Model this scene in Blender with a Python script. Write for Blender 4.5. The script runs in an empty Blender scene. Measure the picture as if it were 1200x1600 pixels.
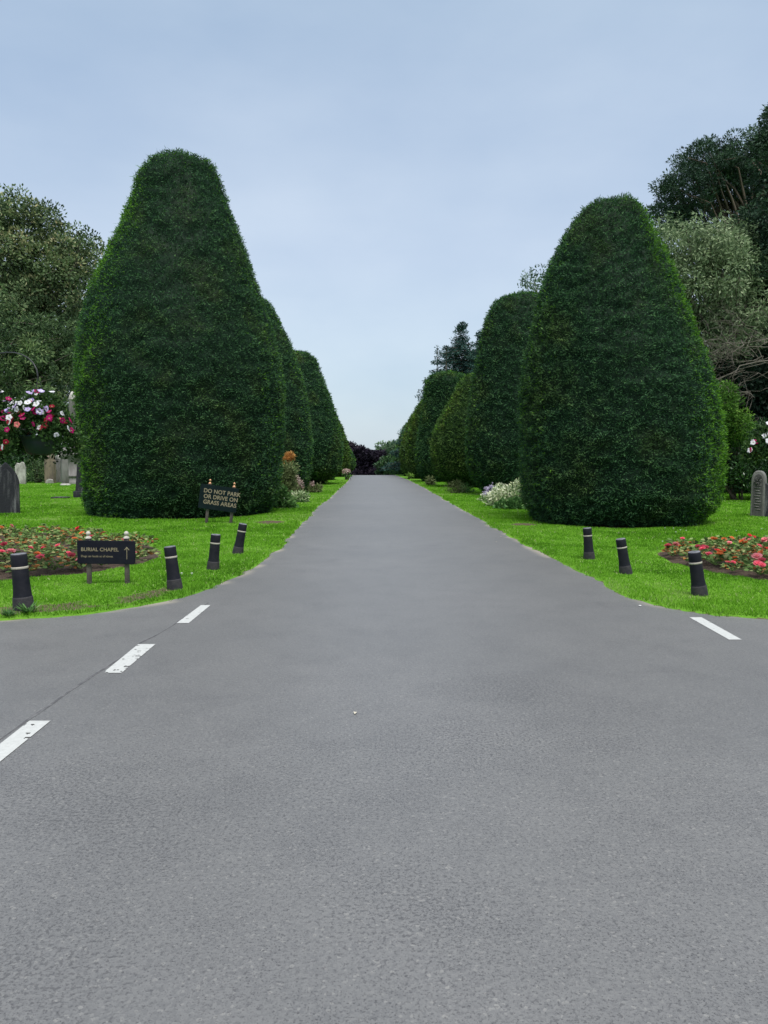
import bpy, math, random
import numpy as np
from mathutils import Vector, Matrix, Euler

R = math.radians
SC = bpy.context.scene
COL = SC.collection

# ------------------------------------------------------------------ camera
CAMZ = 1.6
PITCH, YAW = 3.814, -0.955
cam_d = bpy.data.cameras.new("camera")
cam = bpy.data.objects.new("camera", cam_d)
COL.objects.link(cam)
cam.location = (0, 0, CAMZ)
cam.rotation_euler = (R(90 - PITCH), 0, R(YAW))
cam_d.sensor_fit = 'VERTICAL'
cam_d.sensor_height = 36
cam_d.lens = 27
cam_d.clip_start = 0.05
cam_d.clip_end = 3000
SC.camera = cam

# ------------------------------------------------------------------ sky + sun
SUN_EL, SUN_AZ = 66, 165            # azimuth measured from +Y towards +X
w = bpy.data.worlds.new("World")
SC.world = w
w.use_nodes = True
nt = w.node_tree
nt.nodes.clear()
N = nt.nodes.new
wo = N('ShaderNodeOutputWorld')
bg = N('ShaderNodeBackground')
sky = N('ShaderNodeTexSky')
sky.sky_type = 'NISHITA'
sky.sun_disc = False
sky.sun_elevation = R(SUN_EL)
sky.sun_rotation = R(SUN_AZ)
sky.dust_density = 2.0
sky.ozone_density = 1.5
tc = N('ShaderNodeTexCoord')
sepz = N('ShaderNodeSeparateXYZ')
nt.links.new(tc.outputs['Generated'], sepz.inputs[0])
veil = N('ShaderNodeValToRGB')          # thin high cloud: pale low down, bluer at 30 degrees, bright round the hidden sun overhead
KS = 1 / (0.1 * 2 ** 1.45)
ve = veil.color_ramp.elements
ve[0].position, ve[0].color = 0.0, (.66, .76, .83, 1)
ve[1].position, ve[1].color = 1.0, (1.9, 1.95, 2.0, 1)
for p_, c_ in ((.10, (.63, .735, .82)), (.25, (.555, .655, .785)), (.40, (.50, .61, .75)), (.52, (.45, .57, .71)), (.66, (.55, .66, .80))):
    x_ = ve.new(p_); x_.color = (*c_, 1)
nt.links.new(sepz.outputs['Z'], veil.inputs['Fac'])
mp = N('ShaderNodeMapping')
mp.inputs['Scale'].default_value = (1.0, 1.0, 2.2)
nt.links.new(tc.outputs['Generated'], mp.inputs['Vector'])
nz = N('ShaderNodeTexNoise')
nz.inputs['Scale'].default_value = 2.1
nz.inputs['Detail'].default_value = 6
nz.inputs['Roughness'].default_value = 0.5
nt.links.new(mp.outputs['Vector'], nz.inputs['Vector'])
cr = N('ShaderNodeValToRGB')
cr.color_ramp.elements[0].position = 0.32
cr.color_ramp.elements[0].color = (.84 * KS, .88 * KS, .93 * KS, 1)
cr.color_ramp.elements[1].position = 0.70
cr.color_ramp.elements[1].color = (1.19 * KS, 1.14 * KS, 1.09 * KS, 1)
nt.links.new(nz.outputs['Fac'], cr.inputs['Fac'])
mul = N('ShaderNodeMix'); mul.data_type = 'RGBA'; mul.blend_type = 'MULTIPLY'; mul.inputs['Factor'].default_value = 1
mul.clamp_result = False
nt.links.new(veil.outputs['Color'], mul.inputs[6]); nt.links.new(cr.outputs['Color'], mul.inputs[7])
mixc = N('ShaderNodeMix')
mixc.data_type = 'RGBA'
mixc.inputs['Factor'].default_value = 0.85
nt.links.new(sky.outputs['Color'], mixc.inputs[6])
nt.links.new(mul.outputs[2], mixc.inputs[7])
nt.links.new(mixc.outputs[2], bg.inputs['Color'])
bg.inputs['Strength'].default_value = 0.1
nt.links.new(bg.outputs[0], wo.inputs['Surface'])

sun_d = bpy.data.lights.new("sun", 'SUN')
sun_d.energy = 1.5
sun_d.angle = R(22)
sun_d.color = (1.0, 0.97, 0.93)
sun = bpy.data.objects.new("sun", sun_d)
COL.objects.link(sun)
sdir = Vector((math.sin(R(SUN_AZ)) * math.cos(R(SUN_EL)), math.cos(R(SUN_AZ)) * math.cos(R(SUN_EL)), math.sin(R(SUN_EL))))
sun.rotation_euler = (-sdir).to_track_quat('-Z', 'Y').to_euler()
sun.location = (0, 0, 40)

SC.view_settings.view_transform = 'Standard'
SC.view_settings.look = 'None'
SC.view_settings.exposure = 1.45
SC.view_settings.gamma = 1
SC.cycles.max_bounces = 6
SC.cycles.transparent_max_bounces = 4
SC.cycles.use_denoising = True

# ------------------------------------------------------------------ numbers read off the photograph -> metres
_M = Euler((R(90 - PITCH), 0, R(YAW))).to_matrix()


def ray(u, v):
    return _M @ Vector(((u - 600) / 1200.0, -(v - 800) / 1200.0, -1))


def G(u, v):
    d = ray(u, v)
    t = -CAMZ / d.z
    return (d.x * t, d.y * t)


def P(u, v, Y):
    d = ray(u, v)
    t = Y / d.y
    return (d.x * t, Y, CAMZ + d.z * t)


rng = np.random.default_rng(7)
random.seed(7)


def vnoise(p, scale, seed=0):
    q = np.asarray(p, dtype=np.float64) * scale + 1000.0
    if q.shape[1] == 2:
        q = np.c_[q, np.zeros(len(q))]
    i = np.floor(q).astype(np.int64)
    f = q - i
    f = f * f * (3 - 2 * f)

    def h(a, b, c):
        n = (a * 73856093) ^ (b * 19349663) ^ (c * 83492791) ^ (seed * 2654435 + 12345)
        n = (n ^ (n >> 13)) * 1274126177 & 0x7fffffff
        n = (n ^ (n >> 16)) & 0xffff
        return n / 65535.0
    r = 0
    for dx in (0, 1):
        for dy in (0, 1):
            for dz in (0, 1):
                wgt = (f[:, 0] if dx else 1 - f[:, 0]) * (f[:, 1] if dy else 1 - f[:, 1]) * (f[:, 2] if dz else 1 - f[:, 2])
                r = r + wgt * h(i[:, 0] + dx, i[:, 1] + dy, i[:, 2] + dz)
    return r


def fbm(p, scale, seed=0):
    return (vnoise(p, scale, seed) + 0.5 * vnoise(p, scale * 2.1, seed + 1) + 0.25 * vnoise(p, scale * 4.3, seed + 2)) / 1.75


def crest(y):
    """level drive that falls away beyond its crest about 84 m off"""
    y = np.asarray(y, dtype=float)
    t = np.clip(y - 84, 0, None)
    return -np.minimum(0.03 * t * np.clip(t / 12, 0, 1), 3.4)


# ------------------------------------------------------------------ materials
def mat_base(name):
    m = bpy.data.materials.new(name)
    m.use_nodes = True
    t = m.node_tree
    b = t.nodes['Principled BSDF']
    return m, t, b


def ramp(t, stops):
    r = t.nodes.new('ShaderNodeValToRGB')
    e = r.color_ramp.elements
    e[0].position, e[0].color = stops[0][0], (*stops[0][1], 1)
    e[1].position, e[1].color = stops[-1][0], (*stops[-1][1], 1)
    for p, c in stops[1:-1]:
        x = e.new(p)
        x.color = (*c, 1)
    return r


def noise(t, scale, detail=4, rough=0.55, coord='Object', vscale=None):
    tcn = t.nodes.new('ShaderNodeTexCoord')
    n = t.nodes.new('ShaderNodeTexNoise')
    n.inputs['Scale'].default_value = scale
    n.inputs['Detail'].default_value = detail
    n.inputs['Roughness'].default_value = rough
    src = tcn.outputs[coord]
    if vscale:
        mm = t.nodes.new('ShaderNodeMapping')
        mm.inputs['Scale'].default_value = vscale
        t.links.new(src, mm.inputs['Vector'])
        src = mm.outputs['Vector']
    t.links.new(src, n.inputs['Vector'])
    return n


def mixrgb(t, a, b, fac, mode='MIX'):
    m = t.nodes.new('ShaderNodeMix')
    m.data_type = 'RGBA'
    m.blend_type = mode
    for s, v in ((0, fac), (6, a), (7, b)):
        if hasattr(v, 'type') and hasattr(v, 'is_output'):
            t.links.new(v, m.inputs[s])
        elif s == 0:
            m.inputs[0].default_value = v
        else:
            m.inputs[s].default_value = (*v, 1)
    return m.outputs[2]


def smooth_range(t, src, lo, hi):
    r = t.nodes.new('ShaderNodeMapRange')
    r.interpolation_type = 'SMOOTHSTEP'
    r.inputs['From Min'].default_value = lo
    r.inputs['From Max'].default_value = hi
    t.links.new(src, r.inputs['Value'])
    return r.outputs['Result']


def foliage_mat(name, stops, patch=None, patch_scale=0.5, patch_lo=0.55, patch_hi=0.75, trans=0.25, rough=0.55, spec=0.08):
    m, t, b = mat_base(name)
    at = t.nodes.new('ShaderNodeAttribute')
    at.attribute_name = 'rnd'
    rp = ramp(t, stops)
    t.links.new(at.outputs['Fac'], rp.inputs['Fac'])
    col = rp.outputs['Color']
    if patch:
        n = noise(t, patch_scale, 3)
        col = mixrgb(t, col, patch, smooth_range(t, n.outputs['Fac'], patch_lo, patch_hi), 'MULTIPLY')
    t.links.new(col, b.inputs['Base Color'])
    b.inputs['Roughness'].default_value = rough
    b.inputs['Specular IOR Level'].default_value = spec
    if trans > 0:
        tr = t.nodes.new('ShaderNodeBsdfTranslucent')
        t.links.new(col, tr.inputs['Color'])
        mx = t.nodes.new('ShaderNodeMixShader')
        mx.inputs[0].default_value = trans
        t.links.new(b.outputs[0], mx.inputs[1])
        t.links.new(tr.outputs[0], mx.inputs[2])
        t.links.new(mx.outputs[0], t.nodes['Material Output'].inputs['Surface'])
    return m


def plain_mat(name, col, rough=0.6, col2=None, scale=8, spec=0.4, bump=0, metallic=0, vscale=None, lo=0.35, hi=0.7):
    m, t, b = mat_base(name)
    b.inputs['Roughness'].default_value = rough
    b.inputs['Specular IOR Level'].default_value = spec
    b.inputs['Metallic'].default_value = metallic
    n = noise(t, scale, 6, 0.6, vscale=vscale)
    c2 = col2 or tuple(c * 0.75 for c in col)
    t.links.new(mixrgb(t, col, c2, smooth_range(t, n.outputs['Fac'], lo, hi)), b.inputs['Base Color'])
    if bump:
        bp = t.nodes.new('ShaderNodeBump')
        bp.inputs['Strength'].default_value = bump
        bp.inputs['Distance'].default_value = 0.02
        n2 = noise(t, scale * 4, 5)
        t.links.new(n2.outputs['Fac'], bp.inputs['Height'])
        t.links.new(bp.outputs['Normal'], b.inputs['Normal'])
    return m


# ------------------------------------------------------------------ object helpers
def tag(o, label=None, cat=None, group=None, kind=None):
    if label: o['label'] = label
    if cat: o['category'] = cat
    if group: o['group'] = group
    if kind: o['kind'] = kind
    return o


def empty(name, loc, label, cat, group=None, rz=0, kind=None):
    o = bpy.data.objects.new(name, None)
    o.empty_display_size = 0.1
    COL.objects.link(o)
    o.location = loc
    o.rotation_euler = (0, 0, rz)
    return tag(o, label, cat, group, kind)


def link(name, me, parent=None, loc=None):
    o = bpy.data.objects.new(name, me)
    COL.objects.link(o)
    if parent: o.parent = parent
    if loc is not None: o.location = loc
    return o


def np_mesh(name, parts, mats, smooth=False):
    """parts: list of (verts (n,3), faces (m,k), rnd (n,) or float, material index)"""
    V, L, starts, tot, A, MI = [], [], [], [], [], []
    vo = lo = 0
    for p in parts:
        v, f, r = p[:3]
        mi = p[3] if len(p) > 3 else 0
        v = np.asarray(v, dtype=np.float32).reshape(-1, 3)
        f = np.asarray(f, dtype=np.int32)
        if len(f) == 0: continue
        V.append(v)
        A.append(np.broadcast_to(np.asarray(r, dtype=np.float32), (len(v),)))
        L.append((f + vo).ravel())
        k = f.shape[1]
        starts.append(lo + np.arange(len(f)) * k)
        tot.append(np.full(len(f), k))
        MI.append(np.full(len(f), mi))
        vo += len(v)
        lo += f.size
    V = np.concatenate(V); L = np.concatenate(L); starts = np.concatenate(starts); tot = np.concatenate(tot)
    A = np.concatenate(A); MI = np.concatenate(MI)
    me = bpy.data.meshes.new(name)
    me.vertices.add(len(V)); me.vertices.foreach_set('co', V.ravel())
    me.loops.add(len(L)); me.loops.foreach_set('vertex_index', L.astype(np.int32))
    me.polygons.add(len(starts))
    me.polygons.foreach_set('loop_start', starts.astype(np.int32))
    me.polygons.foreach_set('loop_total', tot.astype(np.int32))
    for m in (mats if isinstance(mats, (list, tuple)) else [mats]): me.materials.append(m)
    me.polygons.foreach_set('material_index', MI.astype(np.int32))
    at = me.attributes.new('rnd', 'FLOAT', 'POINT')
    at.data.foreach_set('value', A.astype(np.float32))
    me.update(calc_edges=True)
    if smooth:
        me.polygons.foreach_set('use_smooth', np.ones(len(me.polygons), dtype=bool))
    return me


def unit(a):
    return a / np.maximum(np.linalg.norm(a, axis=1, keepdims=True), 1e-9)


def rand_dirs(n):
    return unit(rng.normal(size=(n, 3)))


def leaf_quads(p, d, side, L, W, rnd):
    """one diamond leaf per point"""
    n = len(p)
    L = np.broadcast_to(L, (n,))[:, None]
    W = np.broadcast_to(W, (n,))[:, None]
    v = np.empty((n, 4, 3))
    v[:, 0] = p
    v[:, 1] = p + d * L * 0.5 + side * W * 0.5
    v[:, 2] = p + d * L
    v[:, 3] = p + d * L * 0.5 - side * W * 0.5
    f = np.arange(n * 4).reshape(n, 4)
    return v.reshape(-1, 3), f, np.repeat(rnd, 4)


def leaf_cloud(p, outward, L, W, rnd, spread=0.7, up=0.3):
    n = len(p)
    d = unit(outward + rand_dirs(n) * spread + np.array([0, 0, up]))
    s = unit(np.cross(d, rand_dirs(n)))
    return leaf_quads(p, d, s, L * rng.uniform(0.7, 1.3, n), W * rng.uniform(0.7, 1.3, n), rnd)


def tube(pts, rad, k=8, rnd=0.5, cap=True):
    pts = np.asarray(pts, dtype=float)
    rad = np.broadcast_to(rad, (len(pts),))
    tan = unit(np.gradient(pts, axis=0))
    ref = np.array([0.0, 0, 1]) if abs(tan[:, 2]).mean() < 0.8 else np.array([1.0, 0, 0])
    a = unit(np.cross(tan, ref)); b = np.cross(tan, a)
    th = np.linspace(0, 2 * np.pi, k, endpoint=False)
    v = pts[:, None, :] + rad[:, None, None] * (a[:, None, :] * np.cos(th)[None, :, None] + b[:, None, :] * np.sin(th)[None, :, None])
    m = len(pts)
    i = np.arange(m - 1)[:, None] * k; j = np.arange(k)[None, :]; j2 = (j + 1) % k
    f = np.stack([i + j, i + j2, i + k + j2, i + k + j], -1).reshape(-1, 4)
    v = v.reshape(-1, 3)
    if cap:
        c = len(v)
        v = np.vstack([v, pts[0], pts[-1]])
        e0 = np.stack([np.arange(k), (np.arange(k) + 1) % k, np.full(k, c), np.full(k, c)], -1)
        base = (m - 1) * k
        e1 = np.stack([base + np.arange(k), base + (np.arange(k) + 1) % k, np.full(k, c + 1), np.full(k, c + 1)], -1)
        # triangles as separate part
        return [(v, f, rnd), (v, e0[:, :3], rnd), (v, e1[:, :3], rnd)]
    return [(v, f, rnd)]


def lathe(profile, k=24, rnd=0.5, center=(0, 0, 0), mi=0):
    """profile: list of (r, z) bottom to top; open ends closed with fans"""
    pr = np.array(profile, dtype=float)
    th = np.linspace(0, 2 * np.pi, k, endpoint=False)
    m = len(pr)
    v = np.stack([pr[:, 0, None] * np.cos(th), pr[:, 0, None] * np.sin(th), np.repeat(pr[:, 1, None], k, 1)], -1).reshape(-1, 3)
    v = np.vstack([v, [0, 0, pr[0, 1]], [0, 0, pr[-1, 1]]]) + np.array(center)
    i = np.arange(m - 1)[:, None] * k; j = np.arange(k)[None, :]; j2 = (j + 1) % k
    f = np.stack([i + j, i + j2, i + k + j2, i + k + j], -1).reshape(-1, 4)
    a = np.arange(k); a2 = (a + 1) % k
    f0 = np.stack([a2, a, np.full(k, m * k)], -1)
    f1 = np.stack([(m - 1) * k + a, (m - 1) * k + a2, np.full(k, m * k + 1)], -1)
    return [(v, f, rnd, mi), (v, f0, rnd, mi), (v, f1, rnd, mi)]


def box_part(x0, x1, y0, y1, z0, z1, rnd=0.5, mi=0):
    v = [(x, y, z) for z in (z0, z1) for y in (y0, y1) for x in (x0, x1)]
    f = [(0, 2, 3, 1), (4, 5, 7, 6), (0, 1, 5, 4), (2, 6, 7, 3), (0, 4, 6, 2), (1, 3, 7, 5)]
    return (np.array(v, float), np.array(f), rnd, mi)


def add_bevel(o, wd=0.005, seg=2):
    b = o.modifiers.new('bevel', 'BEVEL')
    b.width = wd; b.segments = seg; b.limit_method = 'ANGLE'
    return o


def extrude_outline(name, outline, depth, mat, parent=None, bevel=0.01):
    """outline in x,z ; thickness along y centred on 0"""
    o2 = [tuple(p) for p in outline]
    n = len(o2)
    v = [(x, -depth / 2, z) for x, z in o2] + [(x, depth / 2, z) for x, z in o2]
    faces = [tuple(range(n)), tuple(range(2 * n - 1, n - 1, -1))]
    for i in range(n):
        j = (i + 1) % n
        faces.append((i, i + n, j + n, j))
    me = bpy.data.meshes.new(name)
    me.from_pydata(v, [], faces)
    me.materials.append(mat)
    me.update()
    o = link(name, me, parent)
    if bevel: add_bevel(o, bevel)
    return o


# ------------------------------------------------------------------ layout read from the picture
LEFT_PX = [(0, 973), (60, 969), (110, 964), (200, 954), (290, 936), (370, 905), (415, 878), (440, 856), (470, 822), (500, 790), (514, 780), (529, 765), (543, 753)]
RIGHT_PX = [(1200, 973), (1130, 967), (1060, 957), (1000, 940), (950, 920), (874, 880), (780, 830), (710, 790), (662, 762), (640, 751)]
LE = np.array([(-60, 6.9), (-20, 7.2), (-8, 7.4)] + [G(*p) for p in LEFT_PX] + [(-2.1, 84), (-2.2, 110), (-2.4, 200)])
RE = np.array([(60, 6.9), (20, 7.3), (8, 7.5)] + [G(*p) for p in RIGHT_PX] + [(2.75, 84), (2.8, 110), (2.9, 200)])
for E in (LE, RE):                                   # keep both edges running away from the camera
    E[:, 1] = np.maximum.accumulate(E[:, 1] + np.arange(len(E)) * 1e-3)


def densify(E, step=0.12, ymax=70):
    out = [E[0]]
    for a, b in zip(E[:-1], E[1:]):
        n = max(1, int(np.linalg.norm(b - a) / (step if a[1] < 30 and abs(a[0]) < 16 else 1.5)))
        for k in range(1, n + 1):
            out.append(a + (b - a) * k / n)
    return np.array(out)


def smooth_line(E):
    D = densify(E, 0.15)
    for _ in range(12):
        D[1:-1] = D[1:-1] * 0.5 + (D[:-2] + D[2:]) * 0.25
    return D


LE, RE = smooth_line(LE), smooth_line(RE)


def edge_sd(x, y):
    """signed distance: + on the lawn, - on the drive"""
    x = np.asarray(x, float); y = np.asarray(y, float)
    xl = np.interp(y, LE[:, 1], LE[:, 0]); xr = np.interp(y, RE[:, 1], RE[:, 0])
    lawn = (y > 6.85) & ((x < xl) | (x > xr))
    back = y < -9
    sd = np.full(x.shape, 1e9)
    for E in (LE, RE):
        m = (E[:, 1] < 90)
        EE = E[m]
        A, B = EE[:-1], EE[1:]
        near = (y < 95)
        idx = np.nonzero(near)[0]
        for c in range(0, len(idx), 20000):
            ii = idx[c:c + 20000]
            q = np.stack([x[ii], y[ii]], -1)
            # nearest vertex then neighbouring segments
            best = np.full(len(ii), 1e9); bi = np.zeros(len(ii), int)
            for s in range(0, len(EE), 64):
                d = ((q[:, None, :] - EE[None, s:s + 64]) ** 2).sum(-1)
                k = d.argmin(1); dv = d[np.arange(len(ii)), k]
                up = dv < best
                best[up] = dv[up]; bi[up] = k[up] + s
            dd = np.full(len(ii), 1e9)
            for off in (-1, 0):
                k = np.clip(bi + off, 0, len(A) - 1)
                ab = B[k] - A[k]
                tt = np.clip(((q - A[k]) * ab).sum(-1) / np.maximum((ab ** 2).sum(-1), 1e-9), 0, 1)
                dd = np.minimum(dd, np.linalg.norm(q - A[k] - ab * tt[:, None], axis=1))
            sd[ii] = np.minimum(sd[ii], dd)
    far = y >= 95
    sd[far] = np.minimum(np.abs(x[far] - xl[far]), np.abs(x[far] - xr[far]))
    sd = np.where(lawn, sd, -sd)
    sd = np.where(back, -9 - y, np.where(y < 0, np.minimum(sd, -0.5), sd))
    wob = 0.10 * (vnoise(np.c_[x, y], 1.3, 5) - 0.5) + 0.07 * (vnoise(np.c_[x, y], 5.0, 6) - 0.5)
    return sd + wob


BED_L = [G(*p) for p in [(0, 912), (60, 905), (125, 900), (180, 893), (230, 883), (257, 868), (240, 852), (200, 842), (150, 836), (80, 832), (0, 831)]] + [(-10.6, 16.0), (-11.6, 13.5), (-10.3, 11.2), (-7.6, 9.9)]
BED_R = [G(*p) for p in [(1200, 912), (1150, 903), (1100, 893), (1050, 882), (1022, 868), (1040, 857), (1100, 850), (1200, 852)]] + [(9.2, 14.2), (10.6, 12.6), (9.8, 10.6), (7.6, 9.7)]


def smooth_poly(p, it=2):
    p = np.array(p)
    for _ in range(it):
        q = np.roll(p, -1, 0)
        p = np.stack([0.75 * p + 0.25 * q, 0.25 * p + 0.75 * q], 1).reshape(-1, 2)
    return p


BED_L, BED_R = smooth_poly(BED_L), smooth_poly(BED_R)


def in_poly(x, y, poly):
    x = np.asarray(x); y = np.asarray(y)
    c = np.zeros(x.shape, bool)
    n = len(poly)
    for i in range(n):
        x1, y1 = poly[i]; x2, y2 = poly[(i + 1) % n]
        if y1 == y2: continue
        cond = ((y1 > y) != (y2 > y)) & (x < (x2 - x1) * (y - y1) / (y2 - y1) + x1)
        c ^= cond
    return c


# ------------------------------------------------------------------ ground
# clipped yews: (x, y, height, profile[(t, left, right)], count, kind, label)
SHAPES = {
    'narrow': [(0, .86), (.04, .93), (.15, .99), (.25, 1.0), (.38, .97), (.55, .86), (.67, .74), (.80, .60), (.88, .48), (.94, .37), (.975, .24), (1, 0)],
    'column': [(0, .76), (.05, .86), (.14, .95), (.28, 1.0), (.45, .94), (.6, .86), (.74, .76), (.86, .66), (.93, .54), (.975, .36), (1, 0)],
    'flat': [(0, .6), (.05, .76), (.13, .92), (.26, 1.0), (.4, .96), (.55, .83), (.7, .68), (.85, .56), (.93, .49), (.98, .36), (1, 0)],
    'bullet': [(0, .68), (.05, .84), (.14, .97), (.3, 1.0), (.45, .93), (.6, .8), (.74, .66), (.85, .52), (.93, .4), (.98, .25), (1, 0)],
    'egg': [(0, .60), (.05, .78), (.15, .94), (.3, 1.0), (.45, .97), (.6, .88), (.74, .75), (.86, .56), (.94, .36), (.98, .2), (1, 0)],
}


def prof(kind, r, sl=1.0, sr=1.0):
    return [(t, q * r * sl, q * r * sr) for t, q in SHAPES[kind]]


def measured(Y, xc, rows, base, side=0, inset=.07):
    """outline rows (photo y, left x, right x) -> profile in metres; a missing side mirrors the other"""
    H0 = P(rows[-1][1], rows[-1][0] - 2, Y)[2]
    H = H0 - .13
    out = [(0.0, base, base)]
    for v, ul, ur in rows:
        z = P(600, v, Y)[2]
        l = xc - P(ul, v, Y)[0] if side <= 0 else P(ur, v, Y)[0] - xc
        r = P(ur, v, Y)[0] - xc if side >= 0 else l
        out.append((z / (H0 + .02), max(l - inset * 1.6, .12), max(r - inset * .4, .12)))
    return H, out + [(1.0, 0.0, 0.0)]


H_L1, PROF_L1 = measured(23.2, -5.72, [(780, 134, 432), (760, 132, 438), (700, 128, 443), (650, 123, 446), (600, 121, 447), (560, 122, 441), (500, 130, 425), (450, 145, 408), (400, 165, 392), (350, 187, 375), (300, 203, 355), (280, 208, 348), (260, 220, 339), (250, 229, 332), (243, 242, 326), (238, 258, 314)], 2.55)
H_R1, PROF_R1 = measured(19.8, 6.32, [(785, 813, 1114), (750, 809, 1120), (700, 808, 1121), (650, 807, 1116), (600, 808, 1106), (550, 813, 1095), (500, 825, 1080), (450, 838, 1062), (400, 856, 1042), (350, 881, 1018), (330, 893, 1009), (315, 908, 1002), (306, 925, 992), (301, 942, 980)], 2.1)
H_L2, PROF_L2 = measured(38, -6.0, [(745, 0, 485), (700, 0, 490), (650, 0, 487), (600, 0, 476), (560, 0, 463), (520, 0, 450), (480, 0, 430), (468, 0, 421), (460, 0, 409)], 2.7, 1)
H_L3, PROF_L3 = measured(52, -5.2, [(735, 0, 534), (715, 0, 536), (690, 0, 536), (650, 0, 526), (625, 0, 519), (600, 0, 510), (575, 0, 501), (558, 0, 494), (551, 0, 486), (547, 0, 476)], 1.9, 1)
H_R2, PROF_R2 = measured(35.5, 6.75, [(745, 731, 0), (700, 725, 0), (650, 727, 0), (600, 734, 0), (550, 742, 0), (500, 752, 0), (478, 761, 0), (465, 770, 0), (458, 781, 0)], 1.5, -1)
H_R3, PROF_R3 = measured(46.5, 6.55, [(740, 677, 0), (710, 671, 0), (680, 674, 0), (650, 684, 0), (625, 699, 0), (600, 712, 0), (588, 720, 0), (581, 731, 0)], 1.7, -1)
H_R4, PROF_R4 = measured(58.5, 5.75, [(738, 652, 0), (720, 648, 0), (690, 649, 0), (650, 655, 0), (620, 660, 0), (595, 663, 0), (585, 669, 0), (580, 680, 0)], 1.7, -1)

YEWS = [
    (-5.72, 23.2, H_L1, PROF_L1, 95000, 'dark', 'tallest clipped yew, shaggy at its tip, standing behind the do not park sign'),
    (6.32, 19.8, H_R1, PROF_R1, 85000, 'dark', 'big bell shaped clipped yew on the right, brighter green down its outer side'),
    (-6.0, 38.0, H_L2, PROF_L2, 36000, 'dark', 'second clipped yew of the left row, narrow topped, behind the tallest one'),
    (6.75, 35.5, H_R2, PROF_R2, 36000, 'dark', 'second clipped yew of the right row, tall round topped column beside the variegated shrub'),
    (-5.2, 52.0, H_L3, PROF_L3, 26000, 'mid', 'flat topped clipped yew third in the left row, tucked in at its foot'),
    (6.55, 46.5, H_R3, PROF_R3, 26000, 'olive', 'low olive tinged clipped yew third in the right row, pear shaped'),
    (5.75, 58.5, H_R4, PROF_R4, 22000, 'mid', 'fourth clipped yew in the right row, flat shouldered and standing above the pear shaped one'),
    (-5.35, 64.0, 7.3, prof('column', 2.75), 15000, 'dark', 'fourth clipped yew in the left row, mostly hidden behind the flat topped one'),
    (5.9, 68.5, 7.4, prof('column', 2.9), 14000, 'olive', 'fifth clipped yew in the right row, yellowish edge showing past the flat shouldered one'),
    (-5.05, 76.0, 6.2, prof('column', 3.0), 13000, 'olive', 'fifth clipped yew in the left row, yellow green and round shouldered'),
    (5.9, 79.0, 7.0, prof('column', 3.0), 12000, 'olive', 'sixth clipped yew in the right row, a yellow green sliver'),
    (-4.95, 90.0, 5.2, prof('flat', 3.1), 11000, 'mid', 'last clipped yew in the left row, at the crest of the drive'),
    (6.1, 92.0, 6.7, prof('column', 3.4), 11000, 'mid', 'flat topped clipped yew in the right row near the crest of the drive'),
    (6.0, 106.0, 6.2, prof('column', 3.2), 8000, 'mid', 'small clipped yew just past the crest on the right'),
    (6.2, 122.0, 5.4, prof('bullet', 3.4), 8000, 'mid', 'farthest clipped yew of the right row, low beside the copper beech'),
]

xs = np.unique(np.round(np.concatenate([np.arange(-15, 15.01, 0.11), np.linspace(-60, -15, 30), np.linspace(15, 60, 30), [-900, -400, -200, -120, -80, 80, 120, 200, 400, 900]]), 3))
ys = np.unique(np.round(np.concatenate([np.arange(6.3, 26, 0.11), np.arange(26, 100, 0.6), np.linspace(100, 200, 25), [-900, -300, -100, -40, -20, -12, -9.4, -9.2, -9, -8.8, -6, -2, 2, 5, 6, 260, 400, 900, 1500]]), 3))
XX, YY = np.meshgrid(xs, ys)
gx, gy = XX.ravel(), YY.ravel()
sd = edge_sd(gx, gy)
inbed = in_poly(gx, gy, BED_L) | in_poly(gx, gy, BED_R)
lump = 0.035 * (fbm(np.c_[gx, gy], 0.5, 9) - 0.5) + 0.02 * (vnoise(np.c_[gx, gy], 2.2, 19) - 0.5)
gz = np.where(sd < 0, -0.03, 0.045 * np.clip(sd / 0.16, 0, 1) ** 0.6 - 0.012 + lump * np.clip(sd / 1.0, 0, 1))
gz = np.where((sd < 0) & (sd > -0.1), -0.03 + 0.018 * (1 + sd / 0.1), gz)
gz = np.where(inbed, -0.03, gz)
gz = gz + crest(gy)
gz = np.where((gy > 900) | (gy < -800), gz, gz)

bare = np.zeros_like(gx)
wn = 0.25 * (fbm(np.c_[gx, gy], 1.6, 21) - 0.5)
for (yx, yy, H, pf, *_r) in YEWS:
    rb = (pf[0][1] + pf[0][2]) / 2
    d = np.hypot(gx - yx, gy - yy)
    bare = np.maximum(bare, np.clip((rb + 0.12 + wn - d) / 0.18, 0, 1))
bare = np.maximum(bare, np.clip((0.05 - sd) / 0.06, 0, 1) * (sd > -0.5))
# worn strip along the front left kerbless edge, scuffed patches by the yew corners
ww = fbm(np.c_[gx, gy], 1.1, 31)
strip = (sd > 0.14) & (sd < 0.62) & (gx > -5.2) & (gx < -1.9) & (gy < 9.6)
bare = np.maximum(bare, strip * np.clip((ww - 0.54) / 0.10, 0, 1) * 0.6)
for (px, py, rx, ry) in [(423, 818, .45, .7), (820, 822, .4, .6)]:
    cx, cy = G(px, py)
    bare = np.maximum(bare, np.clip(1.3 - np.hypot((gx - cx) / rx, (gy - cy) / ry) + wn * 2, 0, 1))
for (px, py) in [(32, 959), (271, 926), (331, 894), (370, 869), (923, 878), (981, 901), (1098, 936), (140, 918), (199, 918)]:  # bare dirt rings round bollards and posts, also painting in their contact shade
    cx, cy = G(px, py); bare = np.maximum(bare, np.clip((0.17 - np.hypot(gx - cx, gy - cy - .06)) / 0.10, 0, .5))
bare = np.maximum(bare, inbed * 1.0)

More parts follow.
